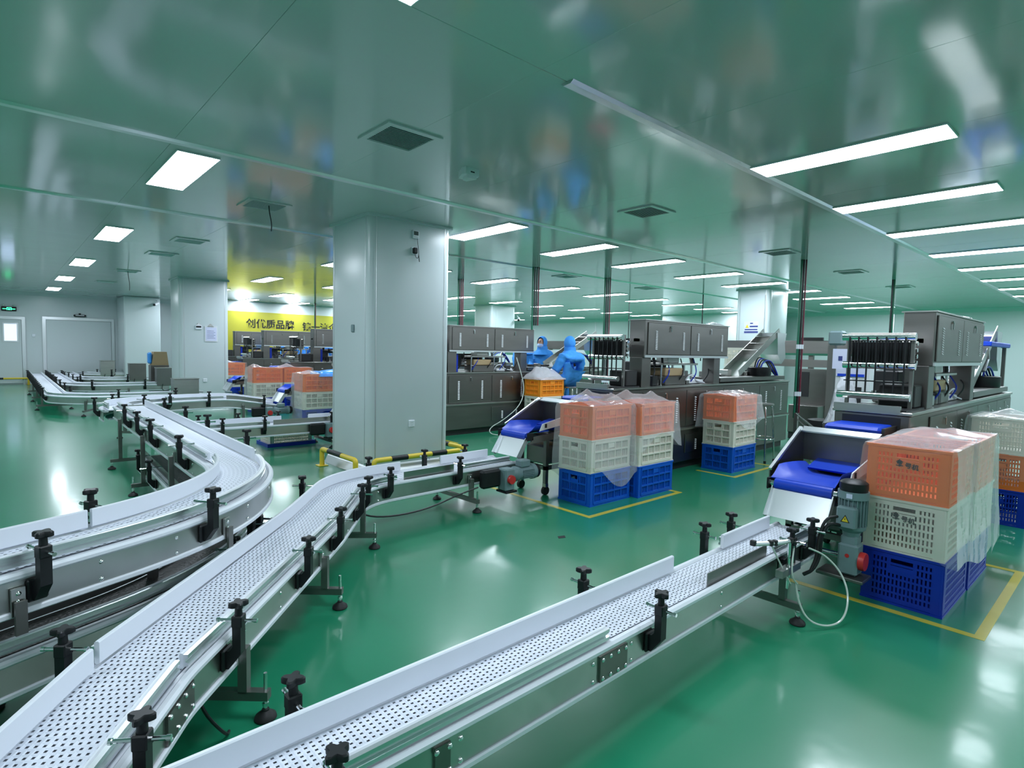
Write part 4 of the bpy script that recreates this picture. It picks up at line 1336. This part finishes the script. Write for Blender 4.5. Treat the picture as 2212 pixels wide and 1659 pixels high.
def machine(F, label, level=2, xo=0.0):
    """F: y of the front face; level 2 = full, 1 = simple"""
    t = thing('packing_machine', label, 'machine', (7.5 + xo, F + .5, 0))
    o_ = OFF[t.name]
    xa, xb = 5.05 + xo, 9.66 + xo
    D = .52
    MB().box(xa + .05, xb - .05, F + .06, F + D - .05, .0, .1).build('plinth', 'dark', t)
    MB().bbox(xa, xb, F, F + D, .1, 1.06, .006).build('base_cabinet', 'steel_mid', t)
    MB().bbox(xa - .01, xb + .01, F - .015, F + D + .015, 1.06, 1.085, .004).build('table_top', 'steel', t)
    MB().prism([(F - .03, .535), (F, .555), (F, .515), (F - .03, .515)], xa, xb, 'x').build('ledge', 'steel', t)
    nl = 12 if level > 1 else 7
    ds = [(5.6, 6.55), (6.55, 7.5), (7.5, 8.6), (8.6, 9.6)]
    for a, b in ds:
        L_ = b - a
        d = door_panel(t, 'base_door', a + xo, b + xo, .56, 1.03, F, [a + xo + L_ * .22, a + xo + L_ * .76], (.62, .92), nl)
        link('door_handle', HAND, None, d, (a + xo + L_ * .5 - o_.x, F - .012 - o_.y, .99))
    d = door_panel(t, 'lower_door', 6.55 + xo, 7.45 + xo, .2, .46, F, [6.8 + xo, 7.15 + xo], (.24, .36), 6 if level > 1 else 4, 'steel_mid')
    if level > 1:
        for k in range(6):
            MB().cyl((5.4 + k * .8 + xo, F + .1, 0), (5.4 + k * .8 + xo, F + .1, .1), .03, n=10).build('machine_foot', 'steel', t, True)
    # upper cabinet
    ua, ub = 5.61 + xo, 7.58 + xo
    MB().bbox(ua, ub, F, F + .22, 1.435, 1.875, .006).build('upper_cabinet', 'steel_mid', t)
    MB().box(ua - .012, ub + .012, F - .014, F + .235, 1.872, 1.884).build('cabinet_cap', 'steel', t)
    MB().box(ua, ub, F - .012, F, 1.435, 1.462).build('cabinet_sill', 'alu', t)
    for a, b in ((ua + .05, (ua + ub) / 2 - .003), ((ua + ub) / 2 + .003, ub - .02)):
        L_ = b - a
        d = door_panel(t, 'upper_door', a, b, 1.465, 1.855, F, [a + L_ * .18, a + L_ * .82], (1.53, 1.74), nl)
        link('door_handle', HAND, None, d, ((a + b) / 2 - o_.x, F - .012 - o_.y, 1.81))
    MB().bbox(ua, ua + .02, F + .07, F + .16, 1.62, 1.66, .002).build('label_plate', 'greenprint', t)
    # posts
    for a, b in ((5.60, 5.78), (7.26, 7.42)):
        MB().bbox(a + xo, b + xo, F + .02, F + .2, 1.085, 1.435, .004).build('post', 'steel_mid', t)
    if level == 0:
        return t
    # rear rail and mechanism under the cabinet
    MB().box(5.8 + xo, 7.4 + xo, F + .44, F + .48, 1.16, 1.2).box(5.9 + xo, 7.3 + xo, F + .2, F + .45, 1.085, 1.115).build('transport_rail', 'steel', t)
    MB().bbox(6.15 + xo, 6.95 + xo, F + .08, F + .36, 1.34, 1.365, .004).bbox(6.3 + xo, 6.55 + xo, F + .12, F + .3, 1.365, 1.435, .004).build('press_plate', 'steel', t)
    for px in (6.2, 6.45, 6.72, 6.9):
        MB().cyl((px + xo, F + .15, 1.085), (px + xo, F + .15, 1.34), .014, n=10).build('guide_rod', 'chrome', t, True)
    MB().bbox(6.22 + xo, 6.62 + xo, F + .1, F + .34, 1.2, 1.3, .01).build('die_block', 'brown', t)
    MB().bbox(6.2 + xo, 6.66 + xo, F + .08, F + .36, 1.085, 1.2, .01).build('die_base', 'steel_mid', t)
    MB().bbox(5.88 + xo, 6.1 + xo, F + .3, F + .48, 1.18, 1.38, .01).build('drive_box', 'dark', t)
    MB().bbox(5.8 + xo, 5.86 + xo, F + .08, F + .16, 1.085, 1.4, .006).build('air_cylinder', 'navy', t)
    MB().bbox(6.75 + xo, 7.15 + xo, F + .1, F + .4, 1.09, 1.14, .01).build('tray_stack', 'whitepaint', t)
    MB().tube([(6.7 + xo, F + .12, 1.12), (6.72 + xo, F + .08, 1.2), (6.85 + xo, F + .07, 1.22), (6.9 + xo, F + .1, 1.14), (7.1 + xo, F + .06, 1.1)], .008, 6, 2).build('air_hose', 'whiteplastic', t, True)
    for k in range(5):
        x_ = 5.85 + k * .32 + xo
        MB().tube([(x_, F + .1, 1.12), (x_ + .05, F + .05, 1.22), (x_ + .16, F + .12, 1.3), (x_ + .22, F + .2, 1.42)], .008, 6, 2).build('air_hose', 'navy' if k % 2 else 'black', t, True)
    for k in range(4):
        MB().bbox(5.9 + k * .4 + xo, 6.05 + k * .4 + xo, F + .4, F + .5, 1.09, 1.2 + .05 * (k % 2), .01).build('feed_unit', 'steel_dark', t)
    rr = random.Random(int(F * 10))
    for k in range(16):
        x_ = 5.85 + rr.random() * 1.35 + xo
        y_ = F + .05 + rr.random() * .3
        w1, h1 = rr.uniform(.03, .12), rr.uniform(.03, .13)
        MB().bbox(x_, x_ + w1, y_, y_ + rr.uniform(.03, .09), 1.087, 1.087 + h1, .006).build('mechanism_block', rr.choice(['dark', 'steel_dark', 'steel', 'dark', 'black']), t)
    for k in range(6):
        x_ = 5.9 + rr.random() * 1.3 + xo
        y_ = F + .08 + rr.random() * .25
        MB().cyl((x_, y_, 1.34 + rr.random() * .04), (x_ + rr.uniform(-.04, .04), y_, 1.435), rr.uniform(.012, .03), n=10).build('valve', rr.choice(['dark', 'chrome', 'steel_dark']), t, True)
    MB().bbox(5.95 + xo, 6.6 + xo, F + .34, F + .42, 1.3, 1.4, .006).build('rear_beam', 'dark', t)
    for k in range(9):
        x_ = 7.6 + k * .2 + xo
        MB().bbox(x_, x_ + rr.uniform(.05, .14), F + .3, F + .44, 1.16, 1.16 + rr.uniform(.03, .1), .006).build('mechanism_block', rr.choice(['dark', 'steel_dark', 'steel']), t)
    # film rack at the left end: rollers along y with straps
    rx = 5.3 + xo
    for z, x_, r_ in ((1.66, rx - .05, .032), (1.43, rx - .02, .028), (1.19, rx - .12, .03)):
        MB().cyl((x_, F + .04, z), (x_, F + .55, z), r_, n=16).build('film_roller', 'chrome', t, True)
    for k in range(7):
        y_ = F + .1 + k * .065
        MB().box(rx - .087, rx - .075, y_ - .005, y_ + .005, 1.19, 1.66).build('strap', 'black', t)
    MB().box(rx + .035, rx + .1, F + .1, F + .5, 1.45, 1.62).build('rack_housing', 'dark', t)
    MB().box(5.06 + xo, 5.58 + xo, F + .03, F + .49, 1.085, 1.1).build('deck_shade', 'dark', t)  # dark sheet laid on the table, painting the shade of openings below the rack
    MB().bbox(5.35 + xo, 5.56 + xo, F + .05, F + .3, 1.1, 1.28, .01).build('dark_gearcase', 'dark', t)
    for k in range(20):
        y_ = F + .09 + k * .0215
        MB().box(rx + .02, rx + .028, y_ - .005, y_ + .005, 1.44, 1.63).build('guide_bar', 'black', t)
    for y_ in (F + .07, F + .52):
        MB().box(rx + .0, rx + .03, y_ - .012, y_ + .012, 1.085, 1.69).build('rack_upright', 'steel_dark', t)
    MB().box(rx - .09, rx + .03, F + .09, F + .52, 1.30, 1.308).build('rack_bar', 'black', t)
    for k in range(4):
        MB().cyl((rx + .06, F + .05, 1.46 + k * .05), (rx + .06, F + .16, 1.46 + k * .05), .018, n=10).build('idler', 'chrome', t, True)
    # infeed blue belt below the rack
    MB().bbox(4.72 + xo, 5.06 + xo, F + .1, F + .48, .93, .985, .02).build('infeed_belt', 'bluebelt', t)
    MB().box(4.75 + xo, 5.05 + xo, F + .08, F + .1, .9, .98).box(4.75 + xo, 5.05 + xo, F + .48, F + .5, .9, .98).box(4.85 + xo, 5.05 + xo, F + .1, F + .48, .8, .9).build('infeed_frame', 'steel_mid', t)
    MB().box(5.02 + xo, 5.05 + xo, F + .06, F + .52, 1.08, 1.13).build('cross_bar', 'steel', t)
    # right end: tray, slide chute, basin, cables
    MB().bbox(7.45 + xo, 9.55 + xo, F + .02, F + .5, 1.1, 1.16, .006).build('conveying_tray', 'steel_mid', t)
    rot = Matrix.Rotation(-math.radians(27), 3, 'Y')
    c = (8.95 + xo, F + .3, 1.5)
    mb = MB().obox(c, (1.5, .26, .01), rot)
    mb.obox((c[0], c[1] - .13, c[2] + .05), (1.5, .008, .1), rot).obox((c[0], c[1] + .13, c[2] + .05), (1.5, .008, .1), rot)
    mb.build('slide_chute', 'steel', t)
    rot2 = Matrix.Rotation(-math.radians(27), 3, 'Y')
    for k in range(3):
        MB().obox((8.9 + k * .22 + xo, F + .3, 1.525 + k * .112), (.01, .26, .1), rot2).build('chute_divider', 'steel', t)
    MB().lathe((9.0 + xo, F + .2, 1.16), [(.17, 0), (.18, .02), (.18, .13), (.165, .135), (.165, .02)], 22).build('vibration_bowl', 'black', t, True)
    for k in range(4):
        MB().tube([(9.0 + xo, F + .2 + k * .03, 1.17), (9.1 + xo, F + .2 + k * .03, 1.38 + .03 * k), (9.35 + xo, F + .18 + k * .03, 1.42), (9.5 + xo, F + .15 + k * .03, 1.25), (9.56 + xo, F + .12, 1.1)], .011, 6, 2).build('cable', 'black' if k % 2 else 'navy', t, True)
    MB().bbox(9.05 + xo, 9.25 + xo, F + .2, F + .4, 1.16, 1.26, .01).build('valve_block', 'steel_dark', t)
    MB().prism([(9.5 + xo, 1.86), (9.85 + xo, 1.86), (9.8 + xo, 1.7), (9.85 + xo, 1.45), (9.7 + xo, 1.35), (9.55 + xo, 1.5)], F + .15, F + .45, 'y').build('discharge_hopper', 'alu', t)
    MB().box(xa - .006, xa, F + .06, F + .46, .70, 1.04).build('opening_shade', 'dark', t)  # flat dark panel, shade of an open machine end put into its colour
    return t


machine(1.17, 'grey packing machine at far right with black strapped film rack', 2)
machine(3.95, 'dark steel packing machine behind the middle crates and the stool', 2)
machine(7.85, 'dark steel packing machine just right of the near pillar', 2)
machine(10.6, 'packing machine hidden behind the near pillar', 1)
machine(13.4, 'packing machine whose cabinet shows at the left edge of the near pillar', 1)
machine(16.9, 'packing machine under the banner between the two pillars', 1)
machine(19.6, 'shiny packing machine furthest back below the banner', 1)


# ------------------------------------------------------------------ pipe drops
def pipes(x, y, zb, label, cols=('green', 'blackpipe', 'redpipe'), w_=.035):
    t = thing('pipe_drop', label, 'pipes', (x, y, zb))
    for k, c in enumerate(cols):
        dx = (k - (len(cols) - 1) / 2) * w_
        zz = zb + (.08 if k else 0)
        MB().cyl((x + dx * .7, y - dx * .7, zz), (x + dx * .7, y - dx * .7, H), .014 if c != 'green' else .018, n=10).build('pipe', c, t, True)
        for z in (.85, 1.6):
            if z > zb + .1:
                MB().cyl((x + dx * .7, y - dx * .7, z), (x + dx * .7, y - dx * .7, z + .07), .021, n=10).build('coupling', 'whiteplastic', t, True)
    return t


pipes(9.45, 3.72, .5, 'green and maroon pipes dropping to the floor right of the stool')
pipes(9.3, 7.5, .6, 'green black and maroon pipes between the seated worker and the film rack', ('green', 'blackpipe', 'blackpipe', 'redpipe'))
pipes(7.3, 7.55, 1.86, 'green black and red pipes ending on the left machine cabinet', ('green', 'blackpipe', 'blackpipe', 'redpipe'))
pipes(7.5, 10.1, 1.86, 'green black and brown pipes beside the near pillar right edge', ('green', 'blackpipe', 'redpipe', 'redpipe'))
pipes(12.9, 3.4, 1.2, 'thin dark pipe falling behind the right machine', ('blackpipe', 'green'))
pipes(13.3, 7.65, 1.3, 'thin dark pipe behind the middle machine cabinet', ('blackpipe',))
pipes(14.2, 10.6, 1.3, 'thin dark pipe behind the two workers', ('blackpipe',))
pipes(8.5, 20.2, 1.3, 'pipes in front of the banner', ('green', 'redpipe'))

# ------------------------------------------------------------------ stools
def stool(x, y, label, h=.82):
    t = thing('bar_stool', label, 'stool', (x, y, 0))
    MB().lathe((x, y, h - .03), [(.15, 0), (.16, .006), (.16, .022), (.15, .03)], 24).build('seat', 'steel', t, True)
    for a in (45, 135, 225, 315):
        ca, sa = math.cos(math.radians(a)), math.sin(math.radians(a))
        l_ = MB().tube([(x + .12 * ca, y + .12 * sa, h - .03), (x + .15 * ca, y + .15 * sa, h - .06), (x + .175 * ca, y + .175 * sa, h * .5), (x + .2 * ca, y + .2 * sa, .015)], .0125, 10, 2).build('leg', 'chrome', t, True)
        MB().cyl((x + .2 * ca, y + .2 * sa, 0), (x + .199 * ca, y + .199 * sa, .035), .017, n=10).build('rubber_tip', 'rubber', l_, True)
    pts = [(x + .178 * math.cos(2 * PI * k / 24), y + .178 * math.sin(2 * PI * k / 24), .33) for k in range(25)]
    MB().tube(pts, .008, 8, 0).build('foot_ring', 'chrome', t, True)
    return t


stool(7.95, 3.6, 'tall chrome stool beside the single crate stack')
stool(8.05, 7.27, 'tall chrome stool under the seated worker')

# ------------------------------------------------------------------ people
def skin_body(name, verts, edges, radii, m, parent, root=0, levels=2):
    me = bpy.data.meshes.new(name)
    off = OFF.get(parent.name, Vector((0, 0, 0)))
    me.from_pydata([tuple(Vector(v) - off) for v in verts], edges, [])
    ob = bpy.data.objects.new(name, me)
    COL.objects.link(ob)
    me.materials.append(M[m])
    ob.parent = parent
    OFF[ob.name] = off
    ob.modifiers.new('skin', 'SKIN')
    if not me.skin_vertices:
        bm = bmesh.new(); bm.from_mesh(me); bm.verts.layers.skin.verify(); bm.to_mesh(me); bm.free()
    sv = me.skin_vertices[0].data
    for i, r in enumerate(radii):
        rr = r if isinstance(r, tuple) else (r, r)
        sv[i].radius = rr
        sv[i].use_root = (i == root)
    ss = ob.modifiers.new('subsurf', 'SUBSURF')
    ss.levels = levels
    ss.render_levels = levels
    dg = bpy.context.evaluated_depsgraph_get()
    new = bpy.data.meshes.new_from_object(ob.evaluated_get(dg))
    new.shade_smooth()
    if m == 'cloth':
        for v in new.vertices:
            q = v.co * 9
            v.co += v.normal * (noise.noise(q + Vector((3, 1, 7))) * .018 + noise.noise(v.co * 22) * .008)
    ob.modifiers.clear()
    ob.data = new
    new.name = name
    return ob


def hand(parent, wrist, direction, palm_n, m='glove', s=1.0):
    """palm with five separate bent fingers"""
    wv = Vector(wrist); d = Vector(direction).normalized(); n = Vector(palm_n).normalized()
    side = d.cross(n).normalized()
    n = side.cross(d).normalized()
    V = [wv, wv + d * .045 * s, wv + d * .085 * s]
    E = [(0, 1), (1, 2)]
    Rr = [(.026 * s, .02 * s), (.036 * s, .018 * s), (.036 * s, .016 * s)]
    for k, (o, L) in enumerate(((-.027, .062), (-.009, .075), (.009, .07), (.026, .055))):
        b = len(V)
        V += [wv + d * .09 * s + side * o * s, wv + d * (.09 + L * .5) * s + side * o * 1.1 * s - n * .008 * s, wv + d * (.09 + L * .85) * s + side * o * 1.1 * s - n * .03 * s]
        E += [(2, b), (b, b + 1), (b + 1, b + 2)]
        Rr += [.0095 * s, .009 * s, .0075 * s]
    b = len(V)
    V += [wv + d * .035 * s - side * .038 * s, wv + d * .065 * s - side * .058 * s - n * .01 * s, wv + d * .088 * s - side * .062 * s - n * .02 * s]
    E += [(1, b), (b, b + 1), (b + 1, b + 2)]
    Rr += [.012 * s, .0105 * s, .009 * s]
    return skin_body('hand', V, E, Rr, m, parent, 0, 1)


def ellipsoid(c, r, rot=None, n=16, cut=None):
    mb = MB()
    c = Vector(c)
    for i in range(1, n):
        ph = PI * i / n
        for j in range(2 * n):
            th = PI * j / n
            p = Vector((r[0] * math.sin(ph) * math.cos(th), r[1] * math.sin(ph) * math.sin(th), r[2] * math.cos(ph)))
            if rot is not None:
                p = rot @ p
            mb.v.append(tuple(c + p))
    for i in range(n - 2):
        for j in range(2 * n):
            k = (j + 1) % (2 * n)
            mb.f.append((i * 2 * n + j, i * 2 * n + k, (i + 1) * 2 * n + k, (i + 1) * 2 * n + j))
    mb.f.append(tuple(range(2 * n)))
    mb.f.append(tuple((n - 2) * 2 * n + j for j in reversed(range(2 * n))))
    return mb


def head_parts(t, hc, fwd, look_mask=True):
    """face, eyes, mask on a hooded head centred hc facing fwd"""
    f = Vector(fwd).normalized()
    a = math.atan2(f.y, f.x)
    R = Matrix.Rotation(a, 3, 'Z')
    q = lambda x, y, z: tuple(Vector(hc) + R @ Vector((x, y, z)))
    fc = ellipsoid(q(.035, 0, -.01), (.075, .066, .105), R, 12).build('face', 'skin', t, True)
    for s in (-1, 1):
        ellipsoid(q(.1, s * .028, .022), (.012, .015, .008), R, 8).build('eye', 'ink', fc, True)
        MB().obox(q(.104, s * .029, .042), (.008, .034, .007), R).build('eyebrow', 'ink', fc)
    MB().obox(q(.11, 0, .01), (.02, .018, .04), R).build('nose', 'skin', fc)
    ellipsoid(q(.05, 0, -.055), (.075, .072, .062), R, 12).build('face_mask', 'mask', t, True)
    # hood shell: open ring around the face
    mb = MB()
    n, mrows = 24, 10
    for i in range(mrows + 1):
        ph = .30 * PI + (PI - .30 * PI) * i / mrows
        for j in range(n):
            th = 2 * PI * j / n
            p = Vector((.122 * math.cos(ph) * -1 * -1, .105 * math.sin(ph) * math.cos(th), .138 * math.sin(ph) * math.sin(th)))
            mb.v.append(q(p.x - .012, p.y, p.z + .008))
    for i in range(mrows):
        for j in range(n):
            k = (j + 1) % n
            mb.f.append((i * n + j, i * n + k, (i + 1) * n + k, (i + 1) * n + j))
    mb.build('hood', 'cloth', t, True)
    # neck cape of the hood
    MB().lathe(q(-.02, 0, -.24), [(.2, -.01), (.17, .04), (.115, .1), (.11, .17)], 20).build('hood_cape', 'cloth', t, True)


def standing(x, y, yaw, label, lean=.1, arms=True):
    t = thing('person', label, 'person', (x, y, 0))
    f = Vector((math.cos(yaw), math.sin(yaw), 0)); s = Vector((-f.y, f.x, 0))
    def P(a, b, z):
        v = Vector((x, y, 0)) + f * a + s * b
        return (v.x, v.y, z)
    V = [P(0, 0, .93), P(.01, 0, 1.1), P(.03, 0, 1.28), P(.05, 0, 1.43), P(.06, 0, 1.5), P(.07, 0, 1.57)]
    E = [(0, 1), (1, 2), (2, 3), (3, 4), (4, 5)]
    R = [(.21, .17), (.19, .15), (.205, .15), (.16, .12), (.09, .09), (.075, .075)]
    for sd in (1, -1):
        b = len(V)
        V += [P(.03, sd * .19, 1.39), P(.1, sd * .25, 1.16), P(.3, sd * .17, 1.06)]
        E += [(3, b), (b, b + 1), (b + 1, b + 2)]
        R += [.1, .088, .066]
        b = len(V)
        V += [P(0, sd * .1, .82), P(.02, sd * .11, .48), P(0, sd * .11, .1), P(.12, sd * .12, .05)]
        E += [(0, b), (b, b + 1), (b + 1, b + 2), (b + 2, b + 3)]
        R += [.125, .1, .08, (.05, .045)]
    skin_body('coverall', V, E, R, 'cloth', t, 0, 3)
    for sd in (1, -1):
        hand(t, P(.33, sd * .165, 1.06), f * .9 - s * sd * .3 + Vector((0, 0, -.15)), (0, 0, 1))
        ellipsoid(P(.09, sd * .12, .05), (.13, .05, .05), Matrix.Rotation(yaw, 3, 'Z'), 8).build('boot', 'whiteplastic', t, True)
    head_parts(t, P(.1, 0, 1.645), f)
    return t


def seated(x, y, yaw, h, label):
    t = thing('person', label, 'person', (x, y, 0))
    f = Vector((math.cos(yaw), math.sin(yaw), 0)); s = Vector((-f.y, f.x, 0))
    def P(a, b, z):
        v = Vector((x, y, 0)) + f * a + s * b
        return (v.x, v.y, z)
    V = [P(0, 0, h + .12), P(.0, 0, h + .28), P(.03, 0, h + .46), P(.06, 0, h + .58), P(.08, 0, h + .66), P(.09, 0, h + .73)]
    E = [(0, 1), (1, 2), (2, 3), (3, 4), (4, 5)]
    R = [(.225, .19), (.2, .16), (.215, .155), (.165, .125), (.095, .095), (.075, .075)]
    for sd in (1, -1):
        b = len(V)
        V += [P(.04, sd * .2, h + .54), P(.12, sd * .29, h + .32), P(.36, sd * .2, h + .27)]
        E += [(3, b), (b, b + 1), (b + 1, b + 2)]
        R += [.105, .09, .066]
        b = len(V)
        V += [P(.1, sd * .1, h + .1), P(.42, sd * .12, h + .06), P(.36, sd * .12, h - .36), P(.44, sd * .12, h - .41)]
        E += [(0, b), (b, b + 1), (b + 1, b + 2), (b + 2, b + 3)]
        R += [.13, .105, .08, (.05, .045)]
    skin_body('coverall', V, E, R, 'cloth', t, 0, 3)
    for sd in (1, -1):
        hand(t, P(.39, sd * .19, h + .27), f - s * sd * .3, (0, 0, 1))
        ellipsoid(P(.46, sd * .12, h - .43), (.13, .05, .05), Matrix.Rotation(yaw, 3, 'Z'), 8).build('boot', 'whiteplastic', t, True)
    head_parts(t, P(.12, 0, h + .81), f)
    return t


standing(8.68, 8.66, math.radians(190), 'worker in blue coverall and face mask handling the bag on the crates')
seated(8.05, 7.27, math.radians(80), .82, 'worker in blue coverall seated on a stool seen from behind')
standing(9.1, 9.75, math.radians(250), 'partly hidden blue clad worker behind the left machine')
standing(6.9, 18.4, math.radians(270), 'distant blue clad worker at left behind the machine under the banner')
wk = [o for o in COL.objects if o.get('label', '').startswith('distant blue clad worker at left')][0]
for wx, wl in ((7.6, 'distant blue clad worker in the middle behind the machine under the banner'), (8.25, 'distant blue clad worker at right behind the machine under the banner')):
    copy_tree(wk, None, (wx, 18.42, 0))['label'] = wl

# ------------------------------------------------------------------ background equipment at right
t = thing('overhead_conveyor', 'long steel overhead conveyor with green edge behind the right pipe drop', 'conveyor', (11.5, 4.2, 0))
MB().bbox(11.4, 11.75, 2.6, 6.0, 1.52, 1.78, .01).build('trough', 'steel_mid', t)
MB().box(11.37, 11.4, 2.6, 5.2, 1.50, 1.54).build('green_edge', 'green', t)
MB().box(11.42, 11.7, 2.8, 5.0, 1.28, 1.42).build('lower_beam', 'steel_dark', t)
for y_ in (2.7, 4.3, 5.8):
    MB().box(11.45, 11.53, y_ - .04, y_ + .04, 0, 1.52).build('support', 'steel_mid', t)
MB().cyl((11.35, 3.3, 1.55), (11.35, 3.3, 1.84), .09, n=16).build('motor', 'motor', t, True)
MB().cyl((11.35, 3.3, 1.84), (11.35, 3.3, 1.88), .08, n=16).build('motor_cap', 'black', t, True)
MB().box(11.45, 11.5, 4.1, 4.5, 1.78, 1.84).build('sensor_bar', 'black', t)
t = thing('overhead_conveyor', 'steel overhead conveyor behind the two workers', 'conveyor', (12.0, 9.5, 0))
MB().bbox(11.9, 12.25, 8.4, 11.8, 1.52, 1.76, .01).build('trough', 'steel_mid', t)
MB().box(11.87, 11.9, 8.4, 11.8, 1.44, 1.5).build('white_edge', 'whiteplastic', t)
for y_ in (8.5, 10.1, 11.7):
    MB().box(11.95, 12.03, y_ - .04, y_ + .04, 0, 1.52).build('support', 'steel_mid', t)
MB().box(11.95, 12.0, 8.7, 9.3, 1.76, 1.84).box(11.95, 12.0, 9.5, 9.7, 1.76, 1.86).build('sensor_bar', 'black', t)
t = thing('elevator_cabinet', 'steel cabinet with a niche in painted shade behind the pipe drop', 'cabinet', (11.0, 3.9, 0))
MB().bbox(10.9, 11.3, 3.75, 4.35, .12, 1.25, .01).build('body', 'steel_mid', t)
MB().box(10.89, 10.9, 4.1, 4.3, .75, 1.2).build('niche', 'dark', t)  # flat dark plate on the closed body, painting the shade of a recess
MB().bbox(10.55, 10.9, 3.8, 4.3, .12, .62, .01).build('front_box', 'steel_mid', t)
MB().box(10.6, 11.25, 3.8, 4.3, 0, .12).build('plinth', 'dark', t)
t = thing('white_equipment', 'white framed equipment with blue printed sheet behind the strapped film rack', 'equipment', (9.6, 2.95, 0))
MB().bbox(9.4, 9.8, 2.70, 3.20, 0, 1.38, .01).build('body', 'whitepaint', t)
MB().box(9.385, 9.4, 2.75, 3.15, 1.2, 1.36).build('printed_sheet', 'paper', t)
MB().box(9.383, 9.386, 2.77, 3.13, 1.2, 1.24).build('blue_print', 'bluebelt', t)
MB().box(9.385, 9.4, 2.80, 3.07, .75, 1.05).build('window', 'dark', t)
MB().lathe((9.6, 2.95, 1.38), [(.2, 0), (.22, .05), (.18, .12)], 16).build('lid', 'whiteplastic', t, True)
t = thing('white_tank', 'round white tank on a dark shelf behind the right machine', 'tank', (10.5, 2.0, 1.7))
MB().lathe((10.5, 2.0, 1.72), [(.24, 0), (.26, .03), (.26, .26), (.2, .33)], 22).build('tank', 'whiteplastic', t, True)
MB().box(10.2, 10.85, 1.7, 2.4, 1.66, 1.72).build('shelf', 'steel_dark', t)
MB().box(10.25, 10.3, 1.75, 1.8, 0, 1.66).box(10.75, 10.8, 2.3, 2.35, 0, 1.66).box(10.25, 10.3, 2.3, 2.35, 0, 1.66).box(10.75, 10.8, 1.75, 1.8, 0, 1.66).build('stand', 'steel_dark', t)
t = thing('equipment_post', 'dark square post carrying a paper notice left of the strapped rack', 'post', (6.95, 2.38, 0))
MB().box(6.92, 6.99, 2.35, 2.42, 0, 1.62).build('post', 'steel_dark', t)
MB().bbox(6.9, 7.04, 2.27, 2.42, 1.62, 1.78, .02).build('motor', 'motor', t)
MB().box(6.9, 6.91, 2.2, 2.36, 1.36, 1.58).build('notice', 'paper', t)
MB().box(6.898, 6.9, 2.26, 2.3, 1.45, 1.5).build('notice_mark', 'navyprint', t)
t = thing('bagged_tub', 'clear tub wrapped in a plastic bag beside the dark post', 'tub', (6.85, 2.2, 0))
MB().bbox(6.75, 6.95, 2.1, 2.3, .62, .88, .02).build('tub', 'basin', t)
mb = MB().lathe((6.85, 2.2, .85), [(.2, -.1), (.16, .0), (.12, .16), (.1, .3), (.06, .4), (.03, .42)], 16)
mb.v = [tuple(Vector(v) + noise.noise_vector(Vector(v) * 9) * .03) for v in mb.v]
mb.build('bag', 'bag', t, True)
MB().box(6.72, 6.98, 2.06, 2.33, 0, .62).build('stand', 'steel_dark', t)
t = thing('side_rail', 'low chrome double rail between the stool and the blue belt', 'rail', (7.1, 2.55, 0))
MB().cyl((8.9, 3.5, .62), (7.1, 2.55, .62), .015, n=10).cyl((8.9, 3.5, .55), (7.1, 2.55, .55), .012, n=10).build('rails', 'chrome', t, True)
MB().box(8.88, 8.93, 3.48, 3.53, 0, .63).box(7.08, 7.13, 2.53, 2.58, 0, .63).build('rail_posts', 'steel', t)
t = thing('waste_bin', 'white bin with black liner behind the dark post', 'bin', (8.6, 3.0, 0))
MB().lathe((8.6, 3.0, 0), [(.16, 0), (.2, .5), (.21, .52), (.19, .52)], 18).build('bin', 'whiteplastic', t, True)
MB().lathe((8.6, 3.0, .3), [(.195, 0), (.225, .2), (.215, .3), (.16, .31)], 18).build('liner', 'black', t, True)
single(MB().bbox(7.6, 8.15, 6.4, 6.8, .58, .66, .03), 'pink_tray', 'pink', 'pink plastic tray seen above the middle crates', 'tray')
single(MB().box(7.62, 7.66, 6.42, 6.46, 0, .56).box(8.09, 8.13, 6.42, 6.46, 0, .56).box(7.62, 7.66, 6.74, 6.78, 0, .56).box(8.09, 8.13, 6.74, 6.78, 0, .56).box(7.6, 8.15, 6.4, 6.8, .56, .58), 'tray_stand', 'steel_dark', 'dark stand carrying the pink tray', 'stand')
single(MB().tube([(7.0, 7.7, 1.35), (7.02, 7.6, 1.1), (7.08, 7.55, .8), (6.95, 7.5, .5), (6.6, 7.55, .25), (6.3, 7.6, .12), (6.25, 7.5, .02), (6.5, 7.35, .008), (6.8, 7.3, .008)], .008, 8, 3), 'pale_hose', 'clearhose', 'pale hose hanging from the left machine down to the floor', 'hose', smooth=True)
# blue chute set at the right picture edge, behind the right machine
t = thing('white_slide', 'white folded steel slide under a blue belt at the right picture edge', 'slide', (9.2, 1.4, 0))
MB().bbox(9.0, 10.4, 1.3, 1.75, 1.66, 1.72, .01).build('belt', 'bluebelt', t)
MB().box(9.0, 12.0, 1.76, 1.8, 1.74, 1.82).build('top_rail', 'whiteplastic', t)
MB().prism([(9.0, 1.66), (9.05, 1.5), (8.85, 1.36), (8.87, 1.35), (9.08, 1.5), (9.03, 1.66)], 1.32, 1.72, 'y').build('slide', 'alu', t)
for y_ in (1.34, 1.7):
    MB().box(10.2, 10.25, y_ - .02, y_ + .02, 0, 1.66).build('support', 'steel_dark', t)
